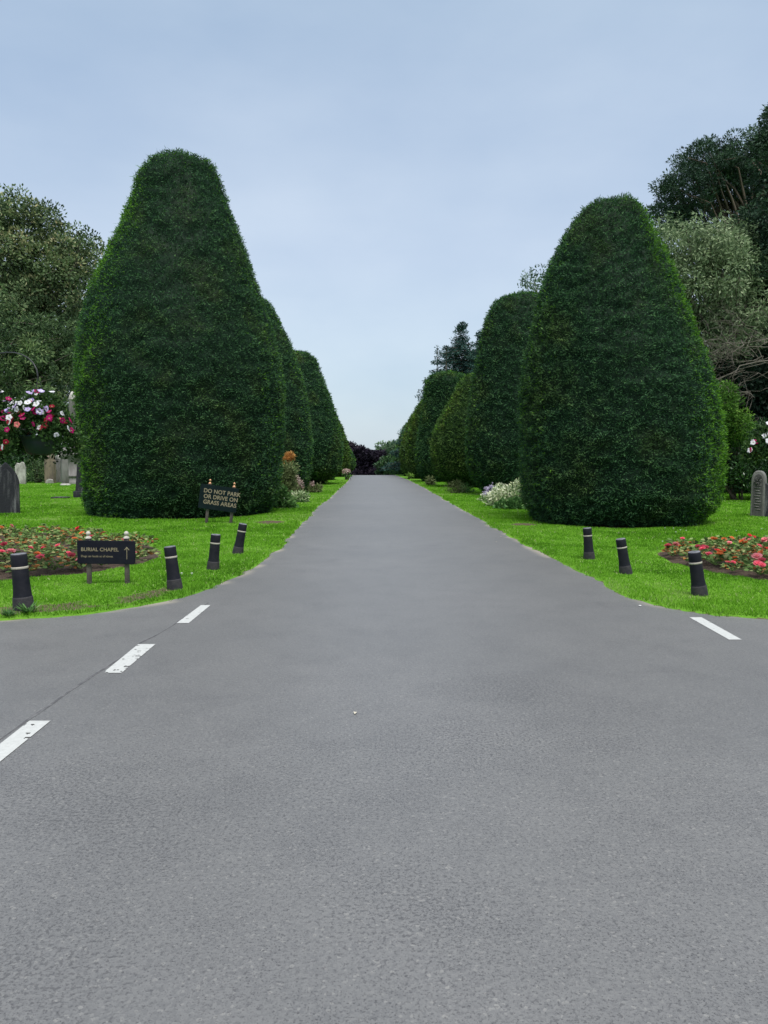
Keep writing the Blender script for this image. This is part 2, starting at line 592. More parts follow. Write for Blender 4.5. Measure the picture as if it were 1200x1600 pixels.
m_ground, t, b = mat_base('lawn_ground')
at = t.nodes.new('ShaderNodeAttribute'); at.attribute_name = 'rnd'
n1 = noise(t, 0.35, 4); n2 = noise(t, 14, 6, 0.7); n3 = noise(t, 60, 4, 0.6)
g1 = ramp(t, [(0.3, (0.064, 0.173, 0.013)), (0.5, (0.091, 0.218, 0.017)), (0.72, (0.134, 0.274, 0.028))])
t.links.new(n1.outputs['Fac'], g1.inputs['Fac'])
gcol = mixrgb(t, g1.outputs['Color'], (0.035, 0.10, 0.006), smooth_range(t, n2.outputs['Fac'], 0.5, 0.75))
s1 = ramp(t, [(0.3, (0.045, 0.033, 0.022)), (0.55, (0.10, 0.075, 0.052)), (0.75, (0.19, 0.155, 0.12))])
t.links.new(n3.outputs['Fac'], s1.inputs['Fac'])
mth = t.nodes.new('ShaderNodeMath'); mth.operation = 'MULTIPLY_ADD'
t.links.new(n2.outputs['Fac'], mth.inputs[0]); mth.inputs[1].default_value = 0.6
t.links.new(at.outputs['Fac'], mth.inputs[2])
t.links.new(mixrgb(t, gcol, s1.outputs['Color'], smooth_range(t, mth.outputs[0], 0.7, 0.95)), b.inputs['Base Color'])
b.inputs['Roughness'].default_value = 0.9
b.inputs['Specular IOR Level'].default_value = 0.1
bp = t.nodes.new('ShaderNodeBump'); bp.inputs['Strength'].default_value = 0.6; bp.inputs['Distance'].default_value = 0.03
t.links.new(n3.outputs['Fac'], bp.inputs['Height']); t.links.new(bp.outputs['Normal'], b.inputs['Normal'])

nx, ny = len(xs), len(ys)
i = (np.arange(ny - 1)[:, None] * nx + np.arange(nx - 1)[None, :]).ravel()
gf = np.stack([i, i + 1, i + nx + 1, i + nx], -1)
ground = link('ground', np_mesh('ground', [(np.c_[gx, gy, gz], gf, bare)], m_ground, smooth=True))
tag(ground, 'green mown lawn ground either side of the drive', 'ground', kind='structure')

_gz_grid = gz.reshape(ny, nx)
_bare_grid = bare.reshape(ny, nx)


def bilinear(grid, x, y):
    ix = np.clip(np.searchsorted(xs, x) - 1, 0, nx - 2); iy = np.clip(np.searchsorted(ys, y) - 1, 0, ny - 2)
    fx = (x - xs[ix]) / (xs[ix + 1] - xs[ix]); fy = (y - ys[iy]) / (ys[iy + 1] - ys[iy])
    return (grid[iy, ix] * (1 - fx) * (1 - fy) + grid[iy, ix + 1] * fx * (1 - fy) + grid[iy + 1, ix] * (1 - fx) * fy + grid[iy + 1, ix + 1] * fx * fy)


def gzat(x, y):
    return float(bilinear(_gz_grid, np.array([x]), np.array([y]))[0])


# ------------------------------------------------------------------ road
m_road, t, b = mat_base('asphalt')
big = noise(t, 0.32, 5, 0.55); mid = noise(t, 2.2, 5, 0.6); ag = noise(t, 120, 3, 0.7); ag2 = noise(t, 260, 2, 0.6); stn = noise(t, 0.55, 3, 0.6, vscale=(1, 1, 1))
c0 = ramp(t, [(0.22, (0.095, 0.095, 0.094)), (0.5, (0.117, 0.116, 0.113)), (0.7, (0.134, 0.132, 0.128))])
t.links.new(big.outputs['Fac'], c0.inputs['Fac'])
c1 = mixrgb(t, c0.outputs['Color'], (0.10, 0.10, 0.10), 0.0)
mm = t.nodes.new('ShaderNodeMath'); mm.operation = 'MULTIPLY'; mm.inputs[1].default_value = 0.22
t.links.new(smooth_range(t, mid.outputs['Fac'], 0.4, 0.75), mm.inputs[0])
c2 = mixrgb(t, c0.outputs['Color'], (0.088, 0.088, 0.090), mm.outputs[0])
# dark pits between the chippings, commoner inside worn patches
ad = t.nodes.new('ShaderNodeMath'); ad.operation = 'MULTIPLY_ADD'; ad.inputs[1].default_value = 0.22
t.links.new(mid.outputs['Fac'], ad.inputs[0]); t.links.new(ag.outputs['Fac'], ad.inputs[2])
fl = noise(t, 62, 3, 0.6)
adf = t.nodes.new('ShaderNodeMath'); adf.operation = 'MULTIPLY_ADD'; adf.inputs[1].default_value = 0.20
t.links.new(big.outputs['Fac'], adf.inputs[0]); t.links.new(fl.outputs['Fac'], adf.inputs[2])
fm = t.nodes.new('ShaderNodeMath'); fm.operation = 'MULTIPLY'; fm.inputs[1].default_value = 0.6
wear = adf.outputs[0]
for (wu, wv, wr, ws) in ((790, 1072, .75, .085), (900, 1120, 1.0, .05), (240, 1290, .7, .06), (110, 1240, .8, .06), (640, 1420, .5, .05), (60, 1500, .6, .07), (700, 1160, .8, .045), (500, 1230, .9, .04)):
    wc = G(wu, wv)
    vd = t.nodes.new('ShaderNodeVectorMath'); vd.operation = 'DISTANCE'
    tw = t.nodes.new('ShaderNodeTexCoord'); t.links.new(tw.outputs['Object'], vd.inputs[0]); vd.inputs[1].default_value = (wc[0], wc[1], 0)
    mr = t.nodes.new('ShaderNodeMapRange'); mr.interpolation_type = 'SMOOTHERSTEP'
    mr.inputs['From Min'].default_value = wr; mr.inputs['From Max'].default_value = 0; mr.inputs['To Max'].default_value = ws
    t.links.new(vd.outputs['Value'], mr.inputs['Value'])
    aa = t.nodes.new('ShaderNodeMath'); aa.operation = 'ADD'
    t.links.new(wear, aa.inputs[0]); t.links.new(mr.outputs['Result'], aa.inputs[1]); wear = aa.outputs[0]
t.links.new(smooth_range(t, wear, 0.67, 0.74), fm.inputs[0])
c2 = mixrgb(t, c2, (0.040, 0.038, 0.039), fm.outputs[0])
c3 = mixrgb(t, c2, (0.042, 0.040, 0.040), smooth_range(t, ad.outputs[0], 0.665, 0.77))
c4 = mixrgb(t, c3, (0.30, 0.30, 0.29), smooth_range(t, ag2.outputs['Fac'], 0.74, 0.85))
vor = t.nodes.new('ShaderNodeTexVoronoi'); vor.inputs['Scale'].default_value = 95
tcn = t.nodes.new('ShaderNodeTexCoord'); t.links.new(tcn.outputs['Object'], vor.inputs['Vector'])
sep = t.nodes.new('ShaderNodeSeparateColor'); t.links.new(vor.outputs['Color'], sep.inputs['Color'])
vr = ramp(t, [(0.0, (0.80, 0.80, 0.81)), (0.5, (1.0, 1.0, 1.0)), (0.95, (1.10, 1.10, 1.09)), (1.0, (1.5, 1.48, 1.42))])
t.links.new(sep.outputs['Red'], vr.inputs['Fac'])
c5 = mixrgb(t, c4, vr.outputs['Color'], 0.85, 'MULTIPLY')
at = t.nodes.new('ShaderNodeAttribute'); at.attribute_name = 'rnd'
c6 = mixrgb(t, c5, (0.24, 0.215, 0.175), smooth_range(t, at.outputs['Fac'], 0.35, 0.95))
t.links.new(c6, b.inputs['Base Color'])
b.inputs['Roughness'].default_value = 0.5
b.inputs['Specular IOR Level'].default_value = 0.75
bp = t.nodes.new('ShaderNodeBump'); bp.inputs['Strength'].default_value = 0.22; bp.inputs['Distance'].default_value = 0.003
t.links.new(vor.outputs['Distance'], bp.inputs['Height']); t.links.new(bp.outputs['Normal'], b.inputs['Normal'])

ry = np.unique(np.round(np.concatenate([[-9.05, -6, -3, 0, 3, 5, 6, 6.5], np.arange(6.8, 12, 0.04), np.arange(12, 30, 0.2), np.arange(30, 84, 1.0), np.arange(84, 100, 1), np.arange(100, 201, 4)]), 3))
S = np.concatenate([[0, .003, .006, .012, .03], np.linspace(.08, .92, 22), [.97, .988, .994, .997, 1]])
xl = np.where(ry < 6.95, -60, np.interp(ry, LE[:, 1], LE[:, 0])) - 0.14
xr = np.where(ry < 6.95, 60, np.interp(ry, RE[:, 1], RE[:, 0])) + 0.14
RX = xl[:, None] + (xr - xl)[:, None] * S[None, :]
RY = np.repeat(ry[:, None], len(S), 1)
RZ = crest(RY)
rx_, ry_ = RX.ravel(), RY.ravel()
rsd = edge_sd(rx_, ry_)
grit = np.clip(1 + rsd / 0.22, 0, 1) * (0.46 + 1.0 * (vnoise(np.c_[rx_, ry_], 3.0, 3) - 0.35))
ns = len(S)
i = (np.arange(len(ry) - 1)[:, None] * ns + np.arange(ns - 1)[None, :]).ravel()
road = link('road', np_mesh('road', [(np.c_[rx_, ry_, RZ.ravel()], np.stack([i, i + 1, i + ns + 1, i + ns], -1), grit)], m_road))
tag(road, 'grey asphalt drive opening into a wide junction', 'road', kind='structure')

# painted dashes: worn thermoplastic, a finely cut sheet with bits missing
m_paint, t, b = mat_base('road_paint')
n = noise(t, 30, 5, 0.7)
pr = ramp(t, [(0.3, (0.430, 0.439, 0.422)), (0.6, (0.370, 0.378, 0.361)), (0.75, (0.258, 0.258, 0.251))])
t.links.new(n.outputs['Fac'], pr.inputs['Fac']); t.links.new(pr.outputs['Color'], b.inputs['Base Color'])
b.inputs['Roughness'].default_value = 0.7


def dash(label, a, b2, c, d, wear, seed):
    """a,b2 far corners (left,right); c,d near corners (left,right)"""
    a, b2, c, d = [np.array(G(*p)) for p in (a, b2, c, d)]
    nu, nv = 18, 90
    U, Vv = np.meshgrid(np.linspace(0, 1, nu + 1), np.linspace(0, 1, nv + 1))
    p = ((a * (1 - U[..., None]) + b2 * U[..., None]) * (1 - Vv[..., None]) + (c * (1 - U[..., None]) + d * U[..., None]) * Vv[..., None]).reshape(-1, 2)
    z = np.full(len(p), 0.004)
    i = (np.arange(nv)[:, None] * (nu + 1) + np.arange(nu)[None, :]).ravel()
    f = np.stack([i, i + 1, i + nu + 2, i + nu + 1], -1)
    cpt = p[f].mean(1)
    uu = U.ravel()[f].mean(1); vv = Vv.ravel()[f].mean(1)
    nn = 0.6 * vnoise(cpt, 22, seed) + 0.4 * vnoise(cpt, 60, seed + 1)
    edge = np.minimum.reduce([uu, 1 - uu, vv * 4, (1 - vv) * 4])
    keep = nn > wear[0] + wear[1] * np.clip(vv - 0.3, 0, 1) + 0.3 * np.clip(0.10 - edge, 0, 1) * 4
    o = link('road_marking', np_mesh('road_marking', [(np.c_[p, z], f[keep], 0.5)], m_paint))
    return tag(o, label, 'road marking', 'white dashes painted on the asphalt', kind='thing')


dash('white painted dash nearest the grass by the burial chapel sign', (314, 946), (329, 946), (276, 974), (295, 974), (0.16, 0.0), 11)
dash('worn white painted dash, flaking at its near end, middle one of the left side', (216, 1007), (243, 1007), (161, 1052), (190, 1052), (0.2, 0.27), 12)
dash('broad white painted dash running out of the left edge of the picture', (46, 1127), (79, 1127), (-75, 1222), (-38, 1222), (0.18, 0.06), 13)
dash('white painted dash on the right side beside the lawn corner', (1077, 965), (1096, 965), (1139, 1000), (1159, 1000), (0.1, 0.0), 14)

m_tar = plain_mat('tar_seam', (0.06, 0.06, 0.062), 0.7, (0.12, 0.12, 0.12), 14)
sp = [(326, 942), (272, 976), (222, 1004), (157, 1049), (128, 1068), (98, 1088), (46, 1124), (-4, 1160), (-78, 1216)]
seam = np.array([G(*p) for p in sp])
ss = []
for a, b2 in zip(seam[:-1], seam[1:]):
    for k in range(12): ss.append(a + (b2 - a) * k / 12)
ss = np.array(ss)
tn = unit(np.gradient(ss, axis=0)); nn2 = np.c_[-tn[:, 1], tn[:, 0]]
wdt = 0.004 + 0.012 * np.clip(vnoise(ss, 2.5, 4) - 0.3, 0, 1) * 1.6
off = (vnoise(ss, 3.0, 8) - 0.5)[:, None] * 0.03 * nn2 - nn2 * 0.0
A_, B_ = ss + off + nn2 * wdt[:, None], ss + off - nn2 * wdt[:, None]
m_ = len(ss)
i = np.arange(m_ - 1)
sv = np.vstack([np.c_[A_, np.full(m_, .002)], np.c_[B_, np.full(m_, .002)]])
o = link('road_joint', np_mesh('road_joint', [(sv, np.stack([i, i + 1, i + 1 + m_, i + m_], -1), .5)], m_tar), road)

# ------------------------------------------------------------------ grass blades
m_grass = foliage_mat('grass_blades', [(0.0, (0.053, 0.153, 0.011)), (0.4, (0.113, 0.284, 0.017)), (0.75, (0.171, 0.375, 0.030)), (0.94, (0.246, 0.427, 0.070)), (1.0, (0.428, 0.407, 0.242))], trans=0.3, rough=0.7, spec=0.05)
NB = 1600000
r_ = np.exp(rng.uniform(math.log(6.4), math.log(62), NB))
a_ = rng.uniform(R(-45), R(44), NB)
bx, by = r_ * np.sin(a_), r_ * np.cos(a_)
bsd = edge_sd(bx, by)
bb = bilinear(_bare_grid, bx, by)
keep = (bsd > 0.05 - 0.13 * (vnoise(np.c_[bx, by], 4.0, 61) > .55)) & (rng.random(NB) > bb * 1.25) & ~in_poly(bx, by, BED_L) & ~in_poly(bx, by, BED_R)
for (yx, yy, H, pf, *_r) in YEWS:
    keep &= np.hypot(bx - yx, by - yy) > pf[0][1] - 0.05
bx, by, r_, bsd = bx[keep], by[keep], r_[keep], bsd[keep]
bz = bilinear(_gz_grid, bx, by) - 0.004
tall = fbm(np.c_[bx, by], 1.4, 41)
hgt = (0.017 + 0.024 * tall) * rng.uniform(0.6, 1.4, len(bx)) * (1 + 0.8 * np.exp(-bsd / 0.12)) * np.clip(r_ / 14, 1, 1.6)
wid = 0.0035 * np.clip(r_ / 7, 1, 6) * rng.uniform(.7, 1.3, len(bx))
base = np.c_[bx, by, bz]
dr = unit(rand_dirs(len(bx)) * np.array([.75, .75, .15]) + np.array([0, 0, 1.0]))
sdv = unit(np.cross(dr, rand_dirs(len(bx))))
V = np.stack([base - sdv * wid[:, None], base + sdv * wid[:, None], base + dr * hgt[:, None]], 1).reshape(-1, 3)
tone = np.clip(0.5 + 0.9 * (fbm(np.c_[bx, by], 0.45, 51) - 0.5) + 0.5 * (vnoise(np.c_[bx, by], 3.0, 52) - 0.5) + rng.normal(0, .16, len(bx)), 0, 0.96)
tone = np.where(rng.random(len(bx)) < 0.015, 1.0, tone)
grass = link('grass', np_mesh('grass', [(V, np.arange(len(V)).reshape(-1, 3), np.repeat(tone, 3))], m_grass))
tag(grass, 'short bright green grass blades covering the lawns', 'grass', kind='stuff')
print('blades', len(bx))

# ------------------------------------------------------------------ clipped yews
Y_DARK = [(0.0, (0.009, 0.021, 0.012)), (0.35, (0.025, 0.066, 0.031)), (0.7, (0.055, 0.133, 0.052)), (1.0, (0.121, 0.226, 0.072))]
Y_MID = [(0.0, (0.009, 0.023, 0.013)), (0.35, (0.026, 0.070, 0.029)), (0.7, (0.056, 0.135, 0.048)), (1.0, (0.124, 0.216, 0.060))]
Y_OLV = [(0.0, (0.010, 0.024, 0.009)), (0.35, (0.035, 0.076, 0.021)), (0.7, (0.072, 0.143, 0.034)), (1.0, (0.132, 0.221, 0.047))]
yew_mats = {
    'dark': foliage_mat('yew_dark', Y_DARK, (1.55, 1.15, 0.9), 0.8, 0.46, 0.74, trans=0.15, rough=0.6, spec=0.06),
    'mid': foliage_mat('yew_mid', Y_MID, (2.0, 1.3, 0.9), 0.6, 0.5, 0.75, trans=0.15, rough=0.6, spec=0.06),
    'olive': foliage_mat('yew_olive', Y_OLV, (1.8, 1.3, 0.9), 0.6, 0.48, 0.75, trans=0.15, rough=0.6, spec=0.06),
}
m_bark = plain_mat('bark', (0.10, 0.075, 0.055), 0.9, (0.05, 0.038, 0.03), 5, bump=0.6, vscale=(1, 1, .2))
m_bark_grey = plain_mat('grey_bark', (0.17, 0.15, 0.12), 0.9, (0.09, 0.08, 0.065), 5, bump=0.6, vscale=(1, 1, .2))
m_limb_pale = plain_mat('pale_dead_wood', (0.151, 0.136, 0.111), 0.9, (0.091, 0.078, 0.060), 6, bump=0.4)


def yew(x, y, H, pf, n, kind, label, idx):
    z0 = float(crest(y)) - 0.02
    n = int(n * 1.7)
    root = empty('clipped_yew', (x, y, z0), label, 'yew tree', 'clipped yews lining the drive')
    pf = np.array(pf)
    # resample profile
    T = np.concatenate([np.linspace(0, .9, 60), np.linspace(.905, 1, 24)])
    l = np.interp(T, pf[:, 0], pf[:, 1]); r = np.interp(T, pf[:, 0], pf[:, 2])
    for _ in range(2):
        l[1:-1] = l[1:-1] * .5 + (l[:-2] + l[2:]) * .25
        r[1:-1] = r[1:-1] * .5 + (r[:-2] + r[2:]) * .25
    cx = (r - l) / 2; rad = (r + l) / 2; zz = T * H + 0.04
    seg = np.hypot(np.diff(rad), np.diff(zz))
    s = np.concatenate([[0], np.cumsum(seg)])
    dist = math.hypot(x, y)

    def surf(si, th, inset=0.0):
        rr = np.interp(si, s, rad); z = np.interp(si, s, zz); c = np.interp(si, s, cx)
        e = 0.05
        dr_ = (np.interp(si + e, s, rad) - np.interp(si - e, s, rad)); dz_ = (np.interp(si + e, s, zz) - np.interp(si - e, s, zz))
        nr, nzv = dz_, -dr_
        ln = np.maximum(np.hypot(nr, nzv), 1e-6); nr, nzv = nr / ln, nzv / ln
        nrm = np.stack([np.cos(th) * nr, np.sin(th) * nr, nzv], -1)
        p = np.stack([c + np.cos(th) * rr, np.sin(th) * rr, z], -1)
        q = p + np.array([x * 3.1, y * 1.7, 0])
        bump = 0.16 * (fbm(q, 0.6, idx) - 0.5) * 1.6
        cl = vnoise(q * np.array([1, 1, 1.5]), 3.6, idx + 50)
        cl2 = vnoise(q * np.array([1, 1, 1.7]), 8.0, idx + 70)
        clump = 0.10 * (cl - 0.5) + 0.15 * (cl2 - 0.5)
        return p + nrm * (bump + clump - inset)[:, None], nrm, cl, cl2
    # core
    kz, kt = 90, 96
    si, th = np.meshgrid(np.linspace(0, s[-1] - 1e-3, kz), np.linspace(0, 2 * np.pi, kt, endpoint=False), indexing='ij')
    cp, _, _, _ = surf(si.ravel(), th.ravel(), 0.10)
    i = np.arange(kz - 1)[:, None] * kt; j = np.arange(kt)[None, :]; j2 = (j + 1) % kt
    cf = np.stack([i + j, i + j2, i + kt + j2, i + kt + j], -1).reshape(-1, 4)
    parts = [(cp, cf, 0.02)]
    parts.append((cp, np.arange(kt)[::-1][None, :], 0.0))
    # sprigs
    wgt = (rad[:-1] + rad[1:]) / 2 * seg
    cdf = np.concatenate([[0], np.cumsum(wgt)]); cdf /= cdf[-1]
    si = np.interp(rng.random(n), cdf, s)
    th = rng.uniform(0, 2 * np.pi, n)
    p, nrm, cl, cl2 = surf(si, th, 0.04 + 0.05 * rng.random(n))
    sc = np.clip(dist / 26, 0.9, 2.6) * 0.68
    Lh = 0.125 * sc * rng.uniform(.6, 1.4, n); W = 0.030 * sc * rng.uniform(.7, 1.3, n)
    # shaggy tip and left flank on the tallest tree
    if idx in (0, 1):
        zt = p[:, 2] / H
        shag = ((zt > 0.95) | ((zt > 0.66) & (np.cos(th) < -0.6) & (idx == 0))) & (rng.random(n) < (0.07 if idx == 0 else 0.03))
        Lh = np.where(shag, Lh * rng.uniform(1.4, 2.5, n), Lh); W = np.where(shag, W * .7, W)
    d = unit(nrm * 0.34 + rand_dirs(n) * 0.85 * np.array([1, 1, .75]) + np.array([0, 0, 0.12]))
    sd_ = unit(np.cross(d, rand_dirs(n)))
    rnd = np.clip(0.17 + 0.36 * cl2 + 0.20 * cl + rng.normal(0, .13, n), 0, .93)  # clump hollows get a darker tone, self-shade put into the colour
    # outer flanks and crown tip brighter: fresh growth, with edge light put into the colour
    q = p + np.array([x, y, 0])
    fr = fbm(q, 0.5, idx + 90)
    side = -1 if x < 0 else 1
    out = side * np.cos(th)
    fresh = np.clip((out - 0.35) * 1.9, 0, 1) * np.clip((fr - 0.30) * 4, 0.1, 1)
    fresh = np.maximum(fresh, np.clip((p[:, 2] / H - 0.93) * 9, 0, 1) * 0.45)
    fresh = np.maximum(fresh, np.clip((-out - 0.78) * 2.2, 0, 1) * 0.35)  # inner flanks: skylit edges painted with the shoot colour
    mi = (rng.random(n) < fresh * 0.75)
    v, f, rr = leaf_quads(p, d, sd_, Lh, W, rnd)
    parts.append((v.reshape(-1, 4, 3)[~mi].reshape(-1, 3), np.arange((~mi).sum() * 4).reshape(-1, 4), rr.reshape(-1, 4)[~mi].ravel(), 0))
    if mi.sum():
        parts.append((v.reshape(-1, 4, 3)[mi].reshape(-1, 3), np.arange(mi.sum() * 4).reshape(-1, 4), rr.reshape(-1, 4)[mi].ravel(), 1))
    link('crown', np_mesh('crown', parts, [yew_mats[kind], m_fresh_lit]), root)
    tk = []
    for k in range(5):
        a = k * 1.26 + idx
        tk += tube([(0.25 * math.cos(a), 0.25 * math.sin(a), -0.1), (0.3 * math.cos(a), 0.3 * math.sin(a), 0.6), (0.6 * math.cos(a), 0.6 * math.sin(a), H * .45)], [0.22, 0.17, 0.06], 8)
    link('trunk', np_mesh('trunk', tk, m_bark, smooth=True), root)


m_fresh_lit = foliage_mat('yew_fresh_lit', [(0.0, (0.037, 0.114, 0.011)), (0.5, (0.088, 0.222, 0.020)), (1.0, (0.163, 0.336, 0.031))], trans=0.25, rough=0.6, spec=0.06)
for k, a in enumerate(YEWS): yew(*a, k)


# ------------------------------------------------------------------ trees and shrubs
def branch_path(a, b, sag=0.1, wob=0.15, n=7):
    a = np.array(a, float); b = np.array(b, float)
    L = np.linalg.norm(b - a)
    t_ = np.linspace(0, 1, n)[:, None]
    p = a + (b - a) * t_
    p[:, 2] += np.sin(t_[:, 0] * np.pi) * sag * L
    w_ = rng.normal(size=(n, 3)) * wob * L * 0.12
    for _ in range(2): w_[1:-1] = (w_[:-2] + 2 * w_[1:-1] + w_[2:]) / 3
    w_[0] = 0; w_[-1] = 0
    return p + w_


def leafy(clumps, radii, n_per, L, W, flat=0.7, rmin=0.35, spread=0.8, up=0.2, droop=0.0, tone=0.0):
    """leaves gathered in clumps; every clump has its own brightness"""
    P_, O_, T_ = [], [], []
    for c, r in zip(clumps, radii):
        m = max(4, int(n_per * (r ** 2)))
        dd = rand_dirs(m)
        rr = r * rng.uniform(rmin, 1, m) ** 0.6
        q = dd * rr[:, None] * np.array([1, 1, flat])
        P_.append(c + q); O_.append(dd)
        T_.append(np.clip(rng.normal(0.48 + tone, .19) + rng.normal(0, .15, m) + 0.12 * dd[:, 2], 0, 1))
    P_ = np.concatenate(P_); O_ = np.concatenate(O_); T_ = np.concatenate(T_)
    return leaf_cloud(P_, O_ - np.array([0, 0, droop]), L, W, T_, spread, up)


def ell_clumps(ells, n, shell=0.55, rr=(0.5, 1.0)):
    """clump centres through the outer part of a set of ellipsoids (centre, radii)"""
    vol = np.array([e[1][0] * e[1][1] * e[1][2] for e in ells]) ** 0.75
    ch = rng.choice(len(ells), n, p=vol / vol.sum())
    C = np.array([ells[k][0] for k in ch], float); Rr = np.array([ells[k][1] for k in ch], float)
    d = rand_dirs(n)
    rad = rng.uniform(shell ** 3, 1, n) ** (1 / 3) * np.where(rng.random(n) < .12, 1.16, 1)
    return C + d * Rr * rad[:, None], rng.uniform(rr[0], rr[1], n)


def tree(name, label, cat, base, ells, nclump, cl_r, n_per, L, W, mat, bark, trunk_r=0.35, limbs=14, group=None, tone=0, lean=(0, 0), **kw):
    """ells in world coordinates"""
    base = np.array(base, float)
    root = empty(name, base, label, cat, group)
    e2 = [((np.array(c) - base), r) for c, r in ells]
    C, rr = ell_clumps(e2, nclump, kw.pop('shell', .5), cl_r)
    keep = C[:, 2] > 0.1
    C, rr = C[keep], rr[keep]
    top = max(c[2] + r[2] * .5 for c, r in e2)
    mx = np.mean([c for c, r in e2], axis=0)
    tp = branch_path((0, 0, -0.2), (mx[0] * .6 + lean[0], mx[1] * .6, top * .8), 0, .3, 9)
    tk = tube(tp, np.linspace(trunk_r, trunk_r * .22, 9), 10)
    link('trunk', np_mesh('trunk', tk, bark, smooth=True), root)
    bp_ = []
    for k in rng.choice(len(C), min(limbs, len(C)), replace=False):
        tt = np.clip((C[k][2] / max(top, .1)) * .75, .12, .95) * 8
        s0 = tp[int(tt)]
        bp_ += tube(branch_path(s0, C[k], .06, .5), np.linspace(trunk_r * .35, trunk_r * .05, 7), 6, cap=False)
    if bp_: link('branches', np_mesh('branches', bp_, bark, smooth=True), root)
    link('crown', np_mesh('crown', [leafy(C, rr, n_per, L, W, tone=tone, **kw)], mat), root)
    return root


def bush(name, label, cat, base, ells, nclump, cl_r, n_per, L, W, mat, group=None, tone=0, **kw):
    base = np.array(base, float)
    root = empty(name, base, label, cat, group)
    e2 = [((np.array(c) - base), r) for c, r in ells]
    C, rr = ell_clumps(e2, nclump, kw.pop('shell', .4), cl_r)
    C[:, 2] = np.abs(C[:, 2])
    st = []
    for k in rng.choice(len(C), min(10, len(C)), replace=False):
        st += tube(branch_path((rng.uniform(-.2, .2), rng.uniform(-.2, .2), -.05), C[k], .1, .3), np.linspace(.04, .012, 7), 5, cap=False)
    link('stems', np_mesh('stems', st, m_bark), root)
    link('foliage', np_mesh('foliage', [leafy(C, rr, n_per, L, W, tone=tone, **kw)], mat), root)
    return root


def E(u, v, Y, ru, rv, ry=None):
    """ellipsoid whose centre is seen at (u, v) in the photo at distance Y; radii in photo pixels"""
    k = Y / 1200.0
    return (P(u, v, Y), (ru * k, (ry or ru) * k, rv * k))


L_HOLM = foliage_mat('holm_leaf', [(0, (0.018, 0.033, 0.019)), (.3, (0.053, 0.087, 0.042)), (.6, (0.112, 0.165, 0.075)), (.85, (0.195, 0.255, 0.120)), (1, (0.330, 0.330, 0.180))], (1.15, 0.95, 0.9), 0.35, 0.5, 0.7, trans=.2)
L_FERNY = foliage_mat('ferny_leaf', [(0, (0.017, 0.032, 0.019)), (.35, (0.049, 0.086, 0.039)), (.7, (0.105, 0.172, 0.069)), (1, (0.196, 0.253, 0.108))], trans=.25)
L_PALE = foliage_mat('pale_leaf', [(0, (0.034, 0.061, 0.027)), (.3, (0.095, 0.142, 0.068)), (.65, (0.189, 0.257, 0.135)), (1, (0.365, 0.432, 0.257))], trans=.3)
L_PINE = foliage_mat('pine_leaf', [(0, (0.013, 0.025, 0.017)), (.4, (0.027, 0.055, 0.034)), (.8, (0.050, 0.091, 0.052)), (1, (0.083, 0.137, 0.072))], trans=.1)
L_CONIFER = foliage_mat('conifer_leaf', [(0, (0.010, 0.029, 0.026)), (.4, (0.026, 0.062, 0.055)), (.8, (0.052, 0.111, 0.091)), (1, (0.091, 0.169, 0.130))], trans=.1)
L_COPPER = foliage_mat('copper_leaf', [(0, (0.006, 0.005, 0.009)), (.5, (0.015, 0.012, 0.021)), (.85, (0.028, 0.020, 0.034)), (1, (0.053, 0.040, 0.048))], trans=.1)
L_FAR = foliage_mat('far_leaf', [(0, (0.042, 0.084, 0.048)), (.4, (0.096, 0.162, 0.090)), (.8, (0.180, 0.264, 0.144)), (1, (0.288, 0.372, 0.228))], trans=.2)
L_SHRUB = foliage_mat('shrub_leaf', [(0, (0.007, 0.021, 0.009)), (.4, (0.027, 0.072, 0.022)), (.8, (0.068, 0.150, 0.045)), (1, (0.135, 0.240, 0.075))], trans=.2, rough=.4, spec=.4)
L_BRIGHT = foliage_mat('bright_shrub_leaf', [(0, (0.018, 0.048, 0.012)), (.4, (0.054, 0.132, 0.022)), (.8, (0.120, 0.240, 0.036)), (1, (0.204, 0.348, 0.060))], trans=.3)

# left side
tree('holm_oak', 'tall grey green broad tree behind the hanging baskets, ragged against the sky', 'tree', (-30, 70, 0),
     [E(20, 400, 68, 95, 85), E(105, 445, 68, 72, 90), E(-60, 440, 69, 110, 120), E(60, 520, 68, 110, 90), E(140, 470, 70, 45, 85), E(30, 345, 68, 40, 38)],
     620, (.7, 1.6), 95, .29, .15, L_HOLM, m_bark_grey, .7, 60, shell=.45, flat=.8)
tree('weeping_tree', 'feathery mid green tree with arching shoots, lower and in front of the grey green one', 'tree', (-33, 61, 0),
     [E(40, 585, 60, 95, 78), E(110, 610, 62, 40, 70), E(-50, 560, 60, 90, 120), E(80, 540, 62, 50, 50)],
     380, (.6, 1.15), 150, .34, .10, L_FERNY, m_bark_grey, .4, 60, shell=.4, flat=.7, droop=.5)
bush('laurel_bush', 'dark green bush below the hanging baskets behind the pale headstone', 'bush', (-25.5, 60, 0),
     [E(45, 735, 58, 60, 55), E(5, 700, 58, 50, 60), E(-50, 710, 58, 70, 70)], 150, (.45, .9), 130, .25, .12, L_SHRUB, flat=.8)
bush('yew_hedge_bush', 'bright green rounded bush standing between the pale headstone and the ragged stone', 'bush', (-24.0, 55.5, 0),
     [E(60, 735, 55, 22, 26)], 60, (.25, .5), 230, .2, .05, L_FERNY, flat=.8)
bush('holly_bush', 'dark bush filling the gap behind the obelisk beside the tallest yew', 'bush', (-24, 66, 0),
     [E(115, 690, 66, 50, 70), E(160, 700, 66, 50, 70), E(60, 690, 68, 50, 60)], 170, (.5, 1.0), 110, .28, .12, L_SHRUB, flat=.8, tone=-.1)

